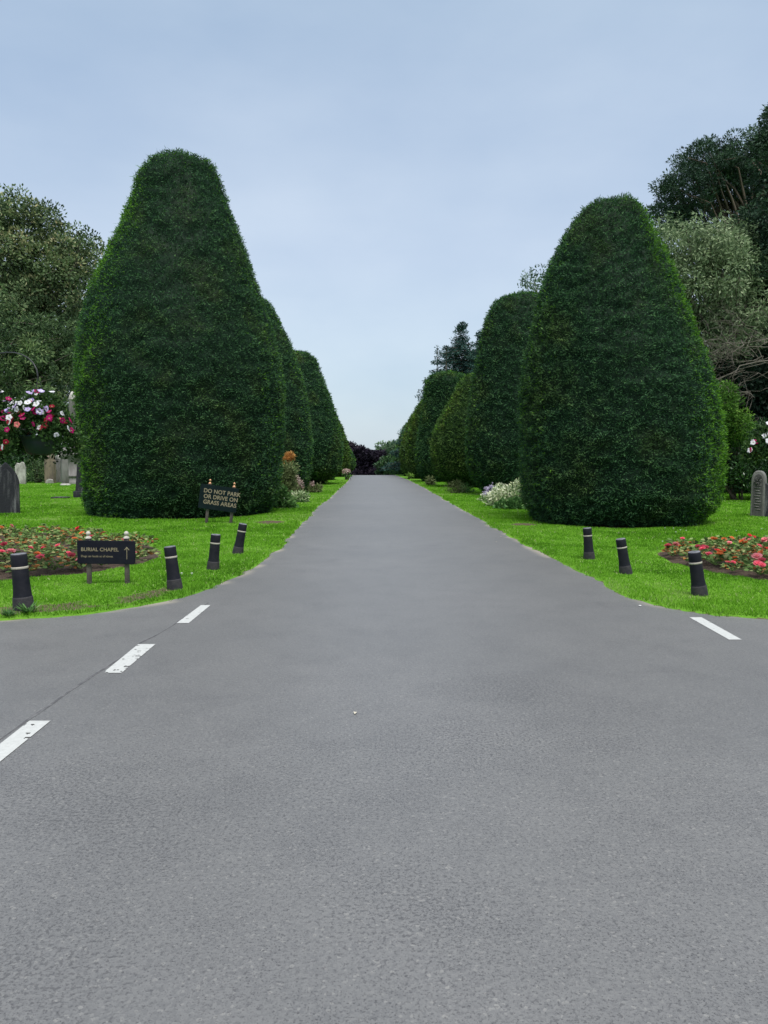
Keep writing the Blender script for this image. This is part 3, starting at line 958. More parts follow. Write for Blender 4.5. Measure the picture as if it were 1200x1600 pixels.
# right side
tree('scots_pine', 'dark blue green pine with bare spreading limbs high behind the pale leaved tree', 'tree', (26.5, 52, 0),
     [E(1110, 255, 51, 55, 32), E(1170, 240, 51, 50, 30), E(1070, 300, 50, 42, 34), E(1140, 300, 52, 55, 25), E(1215, 300, 52, 40, 60), E(1045, 345, 50, 30, 28), E(1080, 350, 51, 40, 20)],
     380, (.4, .85), 420, .20, .06, L_PINE, m_bark, .45, 120, shell=.5, flat=.55, lean=(1, 0))
tree('dark_fir', 'very dark fir running out of the right edge, tallest of the right hand trees', 'tree', (22.8, 38, 0),
     [E(1225, 230, 38, 45, 55), E(1220, 330, 38, 60, 60), E(1215, 420, 38, 62, 70), E(1230, 180, 38, 32, 28), E(1190, 395, 39, 36, 50), E(1212, 510, 39, 50, 50)],
     360, (.35, .75), 450, .17, .07, L_PINE, m_bark, .4, 30, shell=.35, flat=.6, droop=.3)
tree('whitebeam', 'pale silvery leaved tree with drooping foliage beside the bell shaped yew', 'tree', (18.2, 38, 0),
     [E(1075, 575, 37, 34, 40), E(1165, 430, 38, 36, 50), E(1140, 560, 38, 50, 40), E(1060, 385, 37, 42, 55), E(1100, 440, 37, 70, 70), E(1150, 500, 37, 60, 60), E(1090, 530, 37, 50, 50), E(1045, 460, 38, 36, 80), E(1120, 380, 38, 45, 40)],
     460, (.3, .7), 300, .20, .07, L_PALE, m_bark_grey, .3, 50, shell=.4, flat=.85, droop=.75)
bush('green_shrub', 'bright green shrub between the bell shaped yew and the dark hollow', 'bush', (14.6, 30.5, 0),
     [E(1120, 640, 30, 30, 36), E(1150, 668, 30, 24, 22), E(1105, 690, 30, 28, 60)], 170, (.18, .42), 800, .12, .05, L_BRIGHT, flat=.8)
bush('rhododendron', 'wide dark leaved shrub bank behind the right headstone', 'bush', (16.3, 30.5, 0),
     [E(1150, 720, 30.5, 40, 45), E(1200, 725, 30.5, 45, 50), E(1115, 745, 31, 30, 32), E(1260, 700, 31, 60, 80), E(1180, 690, 32, 40, 28)],
     380, (.22, .5), 700, .14, .055, L_SHRUB, flat=.8)
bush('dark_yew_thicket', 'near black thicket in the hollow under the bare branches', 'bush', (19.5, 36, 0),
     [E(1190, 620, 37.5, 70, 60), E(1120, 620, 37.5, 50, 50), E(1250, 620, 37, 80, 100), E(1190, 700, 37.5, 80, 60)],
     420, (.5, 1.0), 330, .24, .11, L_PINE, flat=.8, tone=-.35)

# bare pale limbs of a dead bough hanging in front of the hollow
root = empty('bare_tree', (19.2, 33.5, 0), 'leafless pale grey tree spreading tangled limbs over the dark hollow', 'tree')
parts = []
rb = np.array([19.2, 33.5, 0.0])


def limb(a, b, r0, depth):
    pth = branch_path(a, b, .08, 1.1, 10)
    parts.extend(tube(pth, np.linspace(r0, r0 * .3, 10), 5, cap=False))
    if depth == 0: return
    for k in range(4):
        q = pth[rng.integers(3, 10)]
        v = (np.array(b) - np.array(a)) * rng.uniform(.3, .6) + rng.normal(size=3) * np.array([.5, .5, .4]) * np.linalg.norm(np.array(b) - np.array(a)) * .35
        limb(q, q + v, r0 * .5, depth - 1)


st = np.array(P(1260, 560, 33.5)) - rb
link('trunk', np_mesh('trunk', tube(branch_path((0.8, 0, -.2), st, 0, .3), np.linspace(.28, .14, 7), 10), m_limb_pale, smooth=True), root)
for (u, v, Yd, r0) in [(1095, 610, 32.5, .065), (1110, 585, 33, .06), (1140, 625, 32.5, .075), (1120, 560, 33, .055), (1165, 545, 33.5, .055), (1165, 640, 33, .045), (1100, 545, 34, .045)]:
    limb(st + rng.normal(size=3) * .2, np.array(P(u, v, Yd)) - rb, r0 * .5, 3)
link('branches', np_mesh('branches', parts, m_limb_pale, smooth=True), root)

tree('ash_tree', 'light green tree top peeping out between the two nearest right hand yews', 'tree', (14.5, 62, 0),
     [E(840, 450, 62, 28, 32), E(875, 470, 62, 40, 50), E(815, 475, 62, 18, 14)], 90, (.4, .85), 110, .26, .1, L_FAR, m_bark_grey, .3, 30, tone=-.15)


def conifer(label, u, vtop, Y, half_px, dens, mat, group=None, gap=0.0, vbot=720, layer=.42, tuft=.5, name='conifer', pw=.8):
    px, py, pz = P(u, vtop, Y)
    z0 = float(crest(Y))
    H = pz - z0
    root = empty(name, (px, py, z0), label, 'conifer', group)
    tkc = tube([(0, 0, -.1), (0.05, 0, H * .5), (0, 0, H)], [.28, .11, .02], 8)
    Rm = half_px * Y / 1200
    C, rr, bp_ = [], [], []
    z = H * .12
    while z < H - .1:
        f = (H - z) / H
        rad = Rm * (f ** pw) * rng.uniform(.75, 1.15)
        nb = max(3, int(dens * rad))
        for k in range(nb):
            if rng.random() < gap: continue
            a = rng.uniform(0, 6.28); ln = rad * rng.uniform(.65, 1.12)
            tip = np.array([math.cos(a) * ln, math.sin(a) * ln, z - .15 * ln + rng.uniform(-.15, .15)])
            bp_ += tube(branch_path((0, 0, z), tip, .02, .2, 4), np.linspace(.05, .012, 4), 4, cap=False)
            for q in np.linspace(.3, 1, max(2, int(ln / .45))):
                C.append(np.array([0, 0, z]) * (1 - q) + tip * q); rr.append(tuft * (.55 + .5 * rng.random()) * (1.1 - .5 * q))
        z += layer * rng.uniform(.7, 1.3)
    C.append(np.array([0, 0, H - .1])); rr.append(.22)
    link('trunk', np_mesh('trunk', tkc + bp_, m_bark), root)  # trunk and branches merged into one mesh
    link('crown', np_mesh('crown', [leafy(np.array(C), np.array(rr), 420, .24, .08, flat=.45, droop=.35, spread=.6)], mat), root)


conifer('dense pointed blue green conifer above the pear shaped yew', 722, 503, 82, 118, 4, L_CONIFER, gap=.05)
conifer('second blue green conifer half hidden behind the tall column yew', 750, 515, 84, 105, 4, L_CONIFER, gap=.1)
conifer('thin open larch standing left of the dense conifer', 697, 541, 80, 46, 3.0, L_CONIFER, gap=.3, layer=.75, tuft=.40, name='larch')
conifer('thinnest larch, its spire showing farther left with gaps of sky', 683, 541, 83, 50, 3.0, L_CONIFER, gap=.3, layer=.75, tuft=.40, name='larch')
conifer('small dark spruce whose branch tips jut out above the far yews', 666, 590, 78, 44, 3.0, L_PINE, gap=.25, layer=.8, tuft=.36, name='spruce')


def zg(Y): return float(crest(Y))


tree('copper_beech', 'dark purple copper beech closing the end of the drive', 'tree', (P(568, 720, 132)[0], 132, zg(132)),
     [E(575, 726, 132, 32, 27), E(555, 722, 133, 22, 28), E(592, 740, 132, 20, 30), E(572, 745, 131, 42, 22)], 300, (.7, 1.3), 170, .42, .24, L_COPPER, m_bark, .4, 20, shell=.3)
tree('lime_tree', 'pale grey green round tree behind the copper beech at the end of the drive', 'tree', (P(604, 720, 150)[0], 150, zg(150)),
     [E(604, 716, 150, 22, 23), E(592, 720, 150, 18, 19), E(620, 711, 150, 20, 19), E(604, 735, 150, 34, 20)], 240, (.8, 1.4), 140, .5, .28, L_FAR, m_bark_grey, .4, 20, shell=.3)
tree('hornbeam', 'dark green low tree at the foot of the pale round tree', 'tree', (P(603, 735, 124)[0], 124, zg(124)),
     [E(603, 733, 124, 13, 16), E(610, 738, 124, 12, 14)], 90, (.4, .8), 250, .35, .2, L_SHRUB, m_bark, .25, 10, shell=.3)
tree('maple_tree', 'tree hidden behind the left row, its edge showing by the copper beech', 'tree', (P(540, 720, 150)[0], 150, zg(150)),
     [E(535, 722, 150, 22, 30)], 110, (.8, 1.3), 140, .5, .24, L_COPPER, m_bark, .3, 10, shell=.3)
# far belt of woodland that closes the horizon
C = []
for xx in np.arange(-190, 191, 2.6):
    for k in range(4):
        C.append((xx + rng.uniform(-2, 2), 225 + rng.uniform(-8, 8) + abs(xx) * -.15, -3.4 + rng.uniform(.5, 8.5)))
C = np.array(C)
C = C[~((np.abs(C[:, 0]) < 12) & (C[:, 2] > 3.6))]
o = link('woodland', np_mesh('woodland', [leafy(C, rng.uniform(1.5, 2.8, len(C)), 22, 1.1, .6, tone=-.05)], L_FAR))
tag(o, 'distant belt of mixed woodland along the horizon', 'woodland', kind='stuff')

# ------------------------------------------------------------------ border planting between the yews
m_varieg = foliage_mat('variegated_leaf', [(0, (0.06, 0.13, 0.04)), (.35, (0.15, 0.26, 0.09)), (.6, (0.42, 0.47, 0.28)), (1, (0.72, 0.74, 0.56))], trans=.25)
m_hosta = foliage_mat('hosta_leaf', [(0, (0.02, 0.06, 0.02)), (.5, (0.06, 0.15, 0.04)), (1, (0.17, 0.30, 0.10))], trans=.25)
m_lilac = foliage_mat('lilac_petal', [(0, (0.42, 0.34, 0.52)), (1, (0.72, 0.66, 0.82))], trans=.3)
m_plume = foliage_mat('orange_plume', [(0, (0.28, 0.11, 0.03)), (.5, (0.50, 0.24, 0.07)), (1, (0.62, 0.40, 0.16))], trans=.3)
m_pinkish = foliage_mat('dusky_pink_petal', [(0, (0.30, 0.20, 0.18)), (.6, (0.52, 0.38, 0.36)), (1, (0.68, 0.58, 0.52))], trans=.3)
m_whitefl = foliage_mat('white_petal', [(0, (0.6, 0.6, 0.55)), (1, (0.8, 0.8, 0.76))], trans=.3)
m_bronze = foliage_mat('bronze_leaf', [(0, (0.04, 0.05, 0.02)), (.5, (0.10, 0.13, 0.05)), (1, (0.22, 0.26, 0.12))], trans=.25)


def border(name, label, cat, u, vb, Y, ells, n, mat, L, W, flowers=None, cl=(.12, .26), group='plants in the border between the yews', n_per=900, tone=0, **kw):
    px = P(u, vb, Y)[0]
    root = bush(name, label, cat, (px, Y, gzat(px, Y)), [E(a, b_, Y, c, d) for a, b_, c, d in ells], n, cl, n_per, L, W, mat, group, tone=tone, **kw)
    if flowers:
        fm, el2, nf, fl, fw = flowers
        base = np.array(root.location)
        C_, r_2 = ell_clumps([(np.array(P(a, b_, Y)) - base, (c * Y / 1200, c * Y / 1200, d * Y / 1200)) for a, b_, c, d in el2], nf, .3, (.04, .09))
        link('flowers', np_mesh('flowers', [leafy(C_, r_2, 3800, fl, fw, rmin=.1)], fm), root)
    return root


border('variegated_dogwood', 'large white variegated shrub beside the bell shaped yew', 'shrub', 795, 800, 26.5, [(800, 783, 24, 18), (778, 790, 14, 11), (785, 775, 18, 16), (812, 765, 14, 14)], 95, m_varieg, .13, .055, tone=.12)
border('green_hosta', 'green leafy hosta low in front of the variegated shrub', 'plant', 800, 806, 25.0, [(800, 797, 22, 10)], 45, m_hosta, .14, .07)
border('lilac_hosta', 'clump with upright lilac flower spikes beside the variegated shrub', 'plant', 768, 785, 29.5, [(768, 782, 12, 8)], 26, m_varieg, .14, .06, flowers=(m_lilac, [(760, 766, 3, 10), (768, 762, 3, 11), (776, 768, 3, 11), (764, 772, 10, 5)], 42, .05, .03))
border('grey_lavender', 'wispy grey green plant in the grass in front of the pear shaped yew', 'plant', 712, 775, 37, [(712, 765, 10, 12)], 34, m_bronze, .16, .025, cl=(.14, .28), n_per=420)
border('green_sage', 'fresh green low plant next to the wispy grey green one', 'plant', 726, 776, 38, [(728, 772, 10, 8)], 26, m_hosta, .14, .05, cl=(.14, .26), n_per=420)
border('yellow_green_perennial', 'small yellow green plant at the foot of the fourth right hand yew', 'plant', 672, 758, 50, [(671, 753, 5, 8)], 20, m_bronze, .2, .08, cl=(.14, .26), n_per=300, tone=.1)
border('marigold_clump', 'tiny yellowish clump near the crest on the right', 'plant', 641, 748, 66, [(641, 744, 4, 4)], 14, L_BRIGHT, .2, .08, cl=(.14, .26), n_per=200, tone=.2)
border('climbing_shrub', 'tall light green upright shrub between the first two left hand yews', 'shrub', 450, 790, 30, [(449, 756, 9, 22), (450, 738, 8, 12), (456, 778, 12, 14)], 110, m_bronze, .13, .05, tone=.15)
border('orange_plume_plant', 'tall plant topped by a feathery orange plume above the upright shrub', 'plant', 451, 792, 31, [(451, 745, 6, 26)], 40, m_hosta, .12, .04, flowers=(m_plume, [(450, 717, 8, 9), (454, 713, 6, 6), (446, 720, 5, 8)], 85, .10, .025))
border('white_flowering_plant', 'green leafy plant dotted white, hard against the tallest yew', 'plant', 440, 800, 25.5, [(441, 787, 9, 12), (437, 770, 6, 14), (449, 790, 8, 9)], 70, m_hosta, .12, .06, tone=.1, flowers=(m_whitefl, [(438, 765, 5, 13), (443, 785, 8, 8)], 26, .04, .03))
border('silver_edged_plant', 'silvery edged plant at the lawn edge beside the upright shrub', 'plant', 465, 790, 29, [(464, 784, 10, 8), (471, 777, 7, 6)], 40, m_varieg, .14, .04)
border('pink_astilbe', 'dusky pink flower spikes standing right of the upright shrub', 'plant', 464, 775, 31, [(464, 770, 5, 8)], 16, m_bronze, .12, .04, flowers=(m_pinkish, [(464, 752, 3, 11), (471, 758, 2, 9)], 40, .06, .03))
border('pale_astilbe', 'pale flowering clump at the foot of the second left hand yew', 'plant', 490, 770, 38, [(489, 764, 7, 7), (497, 763, 5, 5)], 30, m_bronze, .15, .06, tone=.2, flowers=(m_pinkish, [(488, 757, 4, 5)], 12, .06, .04), n_per=420)
border('dusky_phlox', 'dusky pink phlox near the crest beyond the flat topped yew', 'plant', 542, 745, 64, [(541, 742, 6, 4)], 16, m_hosta, .2, .08, flowers=(m_pinkish, [(541, 737, 5, 4)], 30, .1, .07), cl=(.14, .26), n_per=200)

# ------------------------------------------------------------------ flower beds
m_soil = plain_mat('bed_soil', (0.075, 0.055, 0.042), 0.95, (0.035, 0.026, 0.02), 9, spec=.1, bump=.9)


def bed(label, poly):
    c = poly.mean(0)
    rings = np.linspace(0, 1, 26)
    v, hs = [], []
    for s_ in rings:
        q = c + (poly - c) * s_
        z = -0.02 + 0.085 * (1 - s_ ** 6) + 0.03 * (fbm(q, 4, 3) - .5) * (1 - s_ ** 8)
        v.append(np.c_[q, z])
    n = len(poly)
    v = np.concatenate(v)
    i = np.arange(len(rings) - 1)[:, None] * n; j = np.arange(n)[None, :]; j2 = (j + 1) % n
    f = np.stack([i + j, i + j2, i + n + j2, i + n + j], -1).reshape(-1, 4)
    return tag(link('flower_bed_soil', np_mesh('flower_bed_soil', [(v, f, .5)], m_soil, smooth=True)), label, 'soil bed', kind='structure')


bed('dark soil of the left flower bed', BED_L)
bed('dark soil of the right flower bed', BED_R)

m_beg = foliage_mat('begonia_leaf', [(0, (0.042, 0.068, 0.019)), (.35, (0.084, 0.155, 0.042)), (.6, (0.178, 0.264, 0.084)), (.8, (0.281, 0.328, 0.140)), (.92, (0.318, 0.182, 0.075)), (1, (0.356, 0.119, 0.037))], trans=.25)


def petal_mat(name, c):
    return foliage_mat(name, [(0, tuple(x * .6 for x in c)), (.5, c), (1, tuple(min(1, x * 1.25 + .03) for x in c))], trans=.45, rough=.5)


PET = {'pink': petal_mat('petal_pink', (0.80, 0.14, 0.20)), 'red': petal_mat('petal_red', (0.72, 0.06, 0.06)),
       'orange': petal_mat('petal_orange', (0.80, 0.26, 0.09)), 'rose': petal_mat('petal_rose', (0.84, 0.30, 0.32))}


def rosette_mesh(mat, r=.055):
    parts = []
    for ring, (rad, cnt, tilt) in enumerate([(1.0, 7, .25), (.72, 6, .7), (.42, 5, 1.15)]):
        for k in range(cnt):
            a = 2 * math.pi * k / cnt + ring * .5 + rng.uniform(-.1, .1)
            ca, sa = math.cos(a), math.sin(a)
            R1_ = r * rad
            pts = []
            for (s_, wv) in [(0.05, .2), (.5, .62), (.85, .6), (1.05, .2)]:
                h = R1_ * s_ * math.sin(tilt) + .006 * ring
                rr_ = R1_ * s_ * math.cos(tilt)
                for sg in (-1, 1):
                    wq = sg * wv * R1_ * .75
                    pts.append((ca * rr_ - sa * wq, sa * rr_ + ca * wq, h + .006 * math.sin(a * 3 + s_ * 4)))
            f = [(0, 1, 3, 2), (2, 3, 5, 4), (4, 5, 7, 6)]
            parts.append((np.array(pts), np.array(f), float(np.clip(.35 + .2 * ring + rng.normal(0, .15), 0, 1))))
    return np_mesh('flower', parts, mat)


def begonia_leaves(nl, red):
    parts = []
    for k in range(nl):
        a = rng.uniform(0, 6.28); rr_ = rng.uniform(.02, .15); z = rng.uniform(.05, .2) * (1.15 - rr_ * 3)
        c = np.array([math.cos(a) * rr_, math.sin(a) * rr_, z])
        d = unit(np.array([[math.cos(a), math.sin(a), rng.uniform(-.3, .7)]]))[0]
        s_ = np.cross(d, unit(rand_dirs(1))[0]); s_ /= np.linalg.norm(s_)
        L_, W_ = rng.uniform(.06, .105), rng.uniform(.04, .065)
        nrm = np.cross(d, s_)
        pts = [c, c + d * L_ * .3 + s_ * W_ * .5, c + d * L_ * .7 + s_ * W_ * .42, c + d * L_ - nrm * .01, c + d * L_ * .7 - s_ * W_ * .42, c + d * L_ * .3 - s_ * W_ * .5, c + d * L_ * .5 - nrm * .012]
        f = [(0, 1, 6), (1, 2, 6), (2, 3, 6), (3, 4, 6), (4, 5, 6), (5, 0, 6)]
        tone = .97 if rng.random() < red else np.clip(rng.normal(.45, .22), 0, .84)
        parts.append((np.array(pts), np.array(f), float(tone)))
        if k % 4 == 0: parts += tube([(0, 0, 0), tuple(c * .7), tuple(c)], [.006, .005, .003], 4, rnd=.5, cap=False)
    return np_mesh('foliage', parts, m_beg)


FL = {k: [rosette_mesh(m, s_) for s_ in (.050, .066)] for k, m in PET.items()}
LEAFM = [begonia_leaves(38, r) for r in (.03, .08, .22, .14, .05)]


def begonia(loc, nfl, colour, label, group):
    o = empty('begonia', loc, label, 'begonia', group, rz=rng.uniform(0, 6.28))
    s_ = rng.uniform(.78, 1.15)
    o.scale = (s_, s_, s_ * .72)
    link('foliage', LEAFM[rng.integers(len(LEAFM))], o)
    for k in range(nfl):
        f = link('flower', FL[colour][rng.integers(2)], o)
        a = rng.uniform(0, 6.28)
        f.location = (math.cos(a) * rng.uniform(.02, .12), math.sin(a) * rng.uniform(.02, .12), rng.uniform(.17, .25))
        f.rotation_euler = (rng.uniform(.2, 1.1) , rng.uniform(-.5, .5), rng.uniform(-.6, .6))
        # bloom turns outward like real ones: partly towards the drive
    return o


def fill_bed(poly, side, step):
    x0, y0 = poly.min(0); x1, y1 = poly.max(0)
    cnt = 0
    yv = y0 + .18
    row = 0
    while yv < y1 - .05:
        xv = x0 + (row % 2) * step / 2
        while xv < x1:
            x = xv + rng.uniform(-.09, .09); y = yv + rng.uniform(-.09, .09)
            q = np.array([x, y]); c = poly.mean(0)
            qq = c + (q - c) * 1.045
            if in_poly(np.array([qq[0]]), np.array([qq[1]]), poly)[0] and abs(x) < y * .60 + .7 and cnt < 290:
                pr_ = rng.random()
                front = np.clip((15 - y) / 4, 0.2, 1)
                if pr_ < .22 + .46 * front:
                    colr = rng.choice(['pink', 'red', 'orange', 'rose'], p=[.42, .14, .16, .28])
                    nfl = int(rng.integers(1, 3))
                    begonia((x, y, .055), nfl, colr, f'begonia with {colr} blooms among its leaves in the {side} flower bed', f'{colr} begonias in the {side} flower bed')
                else:
                    begonia((x, y, .055), 0, 'pink', f'begonia without open blooms in the {side} flower bed', f'leafy begonias in the {side} flower bed')
                cnt += 1
            xv += step
        yv += step * .87
        row += 1
    print('bed', side, cnt)


fill_bed(BED_L, 'left', .45)
fill_bed(BED_R, 'right', .385)

# ------------------------------------------------------------------ bollards
m_boll = plain_mat('bollard_plastic', (0.008, 0.009, 0.014), 0.65, (0.016, 0.016, 0.020), 10, spec=.18, bump=.15)
m_boll_base = plain_mat('bollard_base_dirty', (0.036, 0.033, 0.034), 0.8, (0.017, 0.017, 0.021), 14, bump=.3)
m_band = plain_mat('bollard_band', (0.42, 0.39, 0.32), 0.5, (0.28, 0.25, 0.20), 20)
m_cap = plain_mat('bollard_cap', (0.15, 0.155, 0.17), 0.6, (0.07, 0.07, 0.08), 16)

r0 = .072
body_me = np_mesh('body', lathe([(.086, .12), (.083, .135), (.078, .19), (.076, .26), (.0735, .34), (.0735, .388), (.0725, .392), (.0725, .408), (.0735, .412), (.0735, .512), (.071, .522), (.066, .526)], 32), m_boll, smooth=True)
base_me = np_mesh('base', lathe([(.097, -.06), (.096, .0), (.093, .06), (.089, .11), (.088, .122), (.083, .126)], 32), m_boll_base, smooth=True)
band_me = np_mesh('reflective_band', lathe([(.0725, .388), (.0755, .390), (.0755, .410), (.0725, .412)], 32), m_band, smooth=False)
cap_me = np_mesh('cap', lathe([(.068, .524), (.0695, .529), (.066, .533), (.05, .535)], 32), m_cap, smooth=False)


def bollard(u, v, lean, scale, label):
    x, y = G(u, v)
    y += 0.08
    o = empty('bollard', (x, y, gzat(x, y)), label, 'bollard', 'short black bollards along the lawn edges')
    o.scale = (scale, scale, scale)
    o.rotation_euler = (rng.uniform(-.03, .03), R(lean), rng.uniform(0, 6))
    # keep the lean in the world frame
    o.rotation_euler = (Matrix.Rotation(R(lean), 3, 'Y') @ Matrix.Rotation(rng.uniform(0, 6), 3, 'Z')).to_euler()
    for n_, me_ in (('body', body_me), ('base', base_me), ('reflective_band', band_me), ('cap', cap_me)): link(n_, me_, o)
    return o


bollard(32, 959, -3.5, 1.12, 'black bollard beside the weeds at the front corner, nearly upright')
bollard(271, 926, -6, .99, 'black bollard leaning left, next to the burial chapel sign')
bollard(331, 894, 5.5, .96, 'black bollard leaning right on open grass, between the sign bollard and the farther one')
bollard(370, 869, 11, .97, 'black bollard leaning most to the right, nearest the do not park sign')
bollard(923, 878, -5, .94, 'black bollard slightly tilted, close to the bell shaped yew')
bollard(981, 901, -10, .93, 'black bollard leaning left on open grass, short of the right flower bed')
bollard(1098, 936, -9, .98, 'black bollard leaning left in front of the right flower bed')

# ------------------------------------------------------------------ signs
m_sign = plain_mat('sign_black', (0.006, 0.0065, 0.013), .7, (0.010, 0.011, 0.017), 5, spec=.15)
m_sign2 = plain_mat('sign_dark_green', (0.003, 0.009, 0.010), .7, (0.005, 0.013, 0.014), 5, spec=.12)
m_gold = plain_mat('lettering_tan', (0.25, 0.21, 0.135), .6, (0.18, 0.15, 0.095), 20)
m_post = plain_mat('weathered_post', (0.12, 0.10, 0.085), .9, (0.06, 0.052, 0.045), 12, vscale=(1, 1, .15), bump=.5)
m_fin_w = plain_mat('finial_stone', (0.50, 0.47, 0.40), .7, (0.32, 0.30, 0.25), 25)
m_fin_b = plain_mat('finial_copper', (0.50, 0.27, 0.15), .45, (0.30, 0.16, 0.09), 25, metallic=.6)


def text(parent, s, size, loc, bold=.0, align='LEFT', sx=1.0):
    cu = bpy.data.curves.new('lettering', 'FONT')
    cu.body = s; cu.size = size; cu.align_x = align; cu.offset = bold; cu.extrude = .0008
    cu.space_character = 1.04
    cu.materials.append(m_gold)
    tmp = bpy.data.objects.new('lettering_curve', cu)
    COL.objects.link(tmp)
    bpy.context.view_layer.update()
    me = bpy.data.meshes.new_from_object(tmp.evaluated_get(bpy.context.evaluated_depsgraph_get()))
    bpy.data.objects.remove(tmp)
    o = bpy.data.objects.new('lettering', me)
    COL.objects.link(o); o.parent = parent
    o.location = loc; o.rotation_euler = (R(90), 0, 0); o.scale = (sx, 1, 1)
    return o


def rrect(w_, h_, r_c, n=5):
    pts = []
    for cx_, cz_, a0 in ((w_ / 2 - r_c, h_ / 2 - r_c, 0), (-w_ / 2 + r_c, h_ / 2 - r_c, 90), (-w_ / 2 + r_c, -h_ / 2 + r_c, 180), (w_ / 2 - r_c, -h_ / 2 + r_c, 270)):
        for k in range(n + 1):
            a = R(a0 + 90 * k / n)
            pts.append((cx_ + r_c * math.cos(a), cz_ + r_c * math.sin(a)))
    return pts


FIN = [(.030, 0), (.032, .012), (.026, .022), (.014, .034), (.012, .044), (.018, .050), (.023, .062), (.023, .072), (.018, .084), (.008, .091)]
Ys = 9.75
sx0, sy0 = P(169, 918, Ys)[0], Ys
sg = empty('burial_chapel_sign', (sx0, sy0, gzat(sx0, sy0)), 'low black sign reading burial chapel with an upward arrow, on two posts', 'sign')
k = Ys / 1200
bd = extrude_outline('board', rrect(.725, .295, .022), .028, m_sign, sg, .003)
bd.location = (0, -.035, .405); bd.rotation_euler = (0, R(.8), 0)
for dx in (-.235, .245):
    p_ = link('post', np_mesh('post', [box_part(-.027, .027, -.022, .022, -.1, .575)], m_post), sg, (dx, 0, 0)); add_bevel(p_, .004)
    f_ = link('finial', np_mesh('finial', lathe([(.038, 0), (.040, .008), (.030, .022), (.016, .032), (.013, .038), (.022, .045), (.030, .060), (.030, .070), (.022, .086), (.008, .094)], 20), m_fin_w, smooth=True), p_, (0, 0, .576))
text(bd, 'BURIAL CHAPEL', .064, (-.315, -.0152, .015), .0012)
text(bd, 'Dogs on leads at all times', .037, (-.315, -.0152, -.062), .0002)
arrow = [(-.004, -.085), (.004, -.085), (.004, .052), (.026, .030), (.033, .037), (0, .075), (-.033, .037), (-.026, .030), (-.004, .052)]
ar = extrude_outline('arrow', arrow, .0012, m_gold, bd, 0)
ar.location = (.262, -.0150, .0)

Y2 = 19.3
sx2 = P(342, 820, Y2)[0]
sg = empty('do_not_park_sign', (sx2, Y2, gzat(sx2, Y2)), 'tilted dark sign reading do not park, at the foot of the tallest yew', 'sign')
bd = extrude_outline('board', rrect(.955, .61, .02), .03, m_sign2, sg, .003)
bd.location = (.01, -.05, .625); bd.rotation_euler = (0, R(8), 0)
for dx, zt in ((-.33, .985), (.30, .90)):
    p_ = link('post', np_mesh('post', [box_part(-.035, .035, -.03, .03, -.1, zt)], m_post), sg, (dx + (.02 if dx < 0 else 0), 0, 0)); add_bevel(p_, .005)
    p_.rotation_euler = (0, R(6), 0)
    sc_ = 1.35
    f_ = link('finial', np_mesh('finial', lathe([(r_1 * sc_, z_1 * sc_) for r_1, z_1 in FIN], 20), m_fin_b, smooth=True), p_, (0, 0, zt))
for s_, z_, x_ in (('DO NOT PARK', .105, -.385), ('OR DRIVE ON', -.035, -.370), ('GRASS AREAS', -.175, -.365)):
    text(bd, s_, .142, (x_, -.0162, z_), .003, sx=.93)

# ------------------------------------------------------------------ headstones
m_st_dark = plain_mat('blackened_stone', (0.026, 0.027, 0.032), .9, (0.13, 0.13, 0.135), 7, vscale=(1, 1, .14), bump=.7, lo=.48, hi=.72, spec=.15)
m_st_brown = plain_mat('brown_stone', (0.19, 0.15, 0.105), .9, (0.085, 0.07, 0.055), 3, vscale=(1, 1, .3), bump=.8)
m_st_grey = plain_mat('grey_stone', (0.17, 0.165, 0.155), .9, (0.095, 0.088, 0.082), 3, vscale=(1, 1, .4), bump=.6)
m_st_pale = plain_mat('pale_stone', (0.408, 0.396, 0.360), .9, (0.180, 0.168, 0.150), 4, vscale=(1, 1, .5), bump=.8)
m_st_carve = plain_mat('carved_recess', (0.08, 0.078, 0.075), .9, (0.05, 0.05, 0.048), 8)


def pointed(w_, h_, sh, n=10):
    """pointed arch with curved shoulders"""
    r_s = [(w_ / 2 * (1 - (k / n) ** 2.1), sh + (h_ - sh) * (k / n) ** 1.05) for k in range(n + 1)]
    return [(-w_ / 2, 0), (w_ / 2, 0)] + r_s + [(-x_, z_) for x_, z_ in r_s[-2::-1]]


def gothic(w_, h_, sh, n=10):
    """pointed arch outline"""
    pts = [(-w_ / 2, 0), (w_ / 2, 0)]
    for k in range(n + 1):
        t_ = k / n
        a = t_ * math.pi / 2
        pts.append((w_ / 2 * math.cos(a) ** .8, sh + (h_ - sh) * math.sin(a) ** .95))
    for k in range(n - 1, -1, -1):
        x_, z_ = pts[2 + k]
        pts.append((-x_, z_))
    out = []
    for p_ in pts:
        if not out or math.hypot(p_[0] - out[-1][0], p_[1] - out[-1][1]) > 1e-3: out.append(p_)
    return out


def stone_root(label, u, v, rz=0, cat='headstone', name='headstone', tilt=0):
    x, y = G(u, v)
    o = empty(name, (x, y, gzat(x, y) - .01), label, cat, 'headstones and memorials on the lawn', rz=R(rz))
    o.rotation_euler = (R(tilt), 0, R(rz))
    return o


s1 = stone_root('blackened pointed headstone at the far left, streaked and weathered', 11, 804, 24)
extrude_outline('slab', pointed(.72, 1.54, .88), .16, m_st_dark, s1, .03)
inner = extrude_outline('arch_panel', pointed(.52, 1.36, .86), .02, m_st_dark, s1, .006); inner.location = (0, -.088, 0)
ro = extrude_outline('rear_block', [(-.5, 0), (.3, 0), (.3, .62), (-.5, .70)], .14, m_st_dark, s1, .03); ro.location = (-.25, .2, 0)

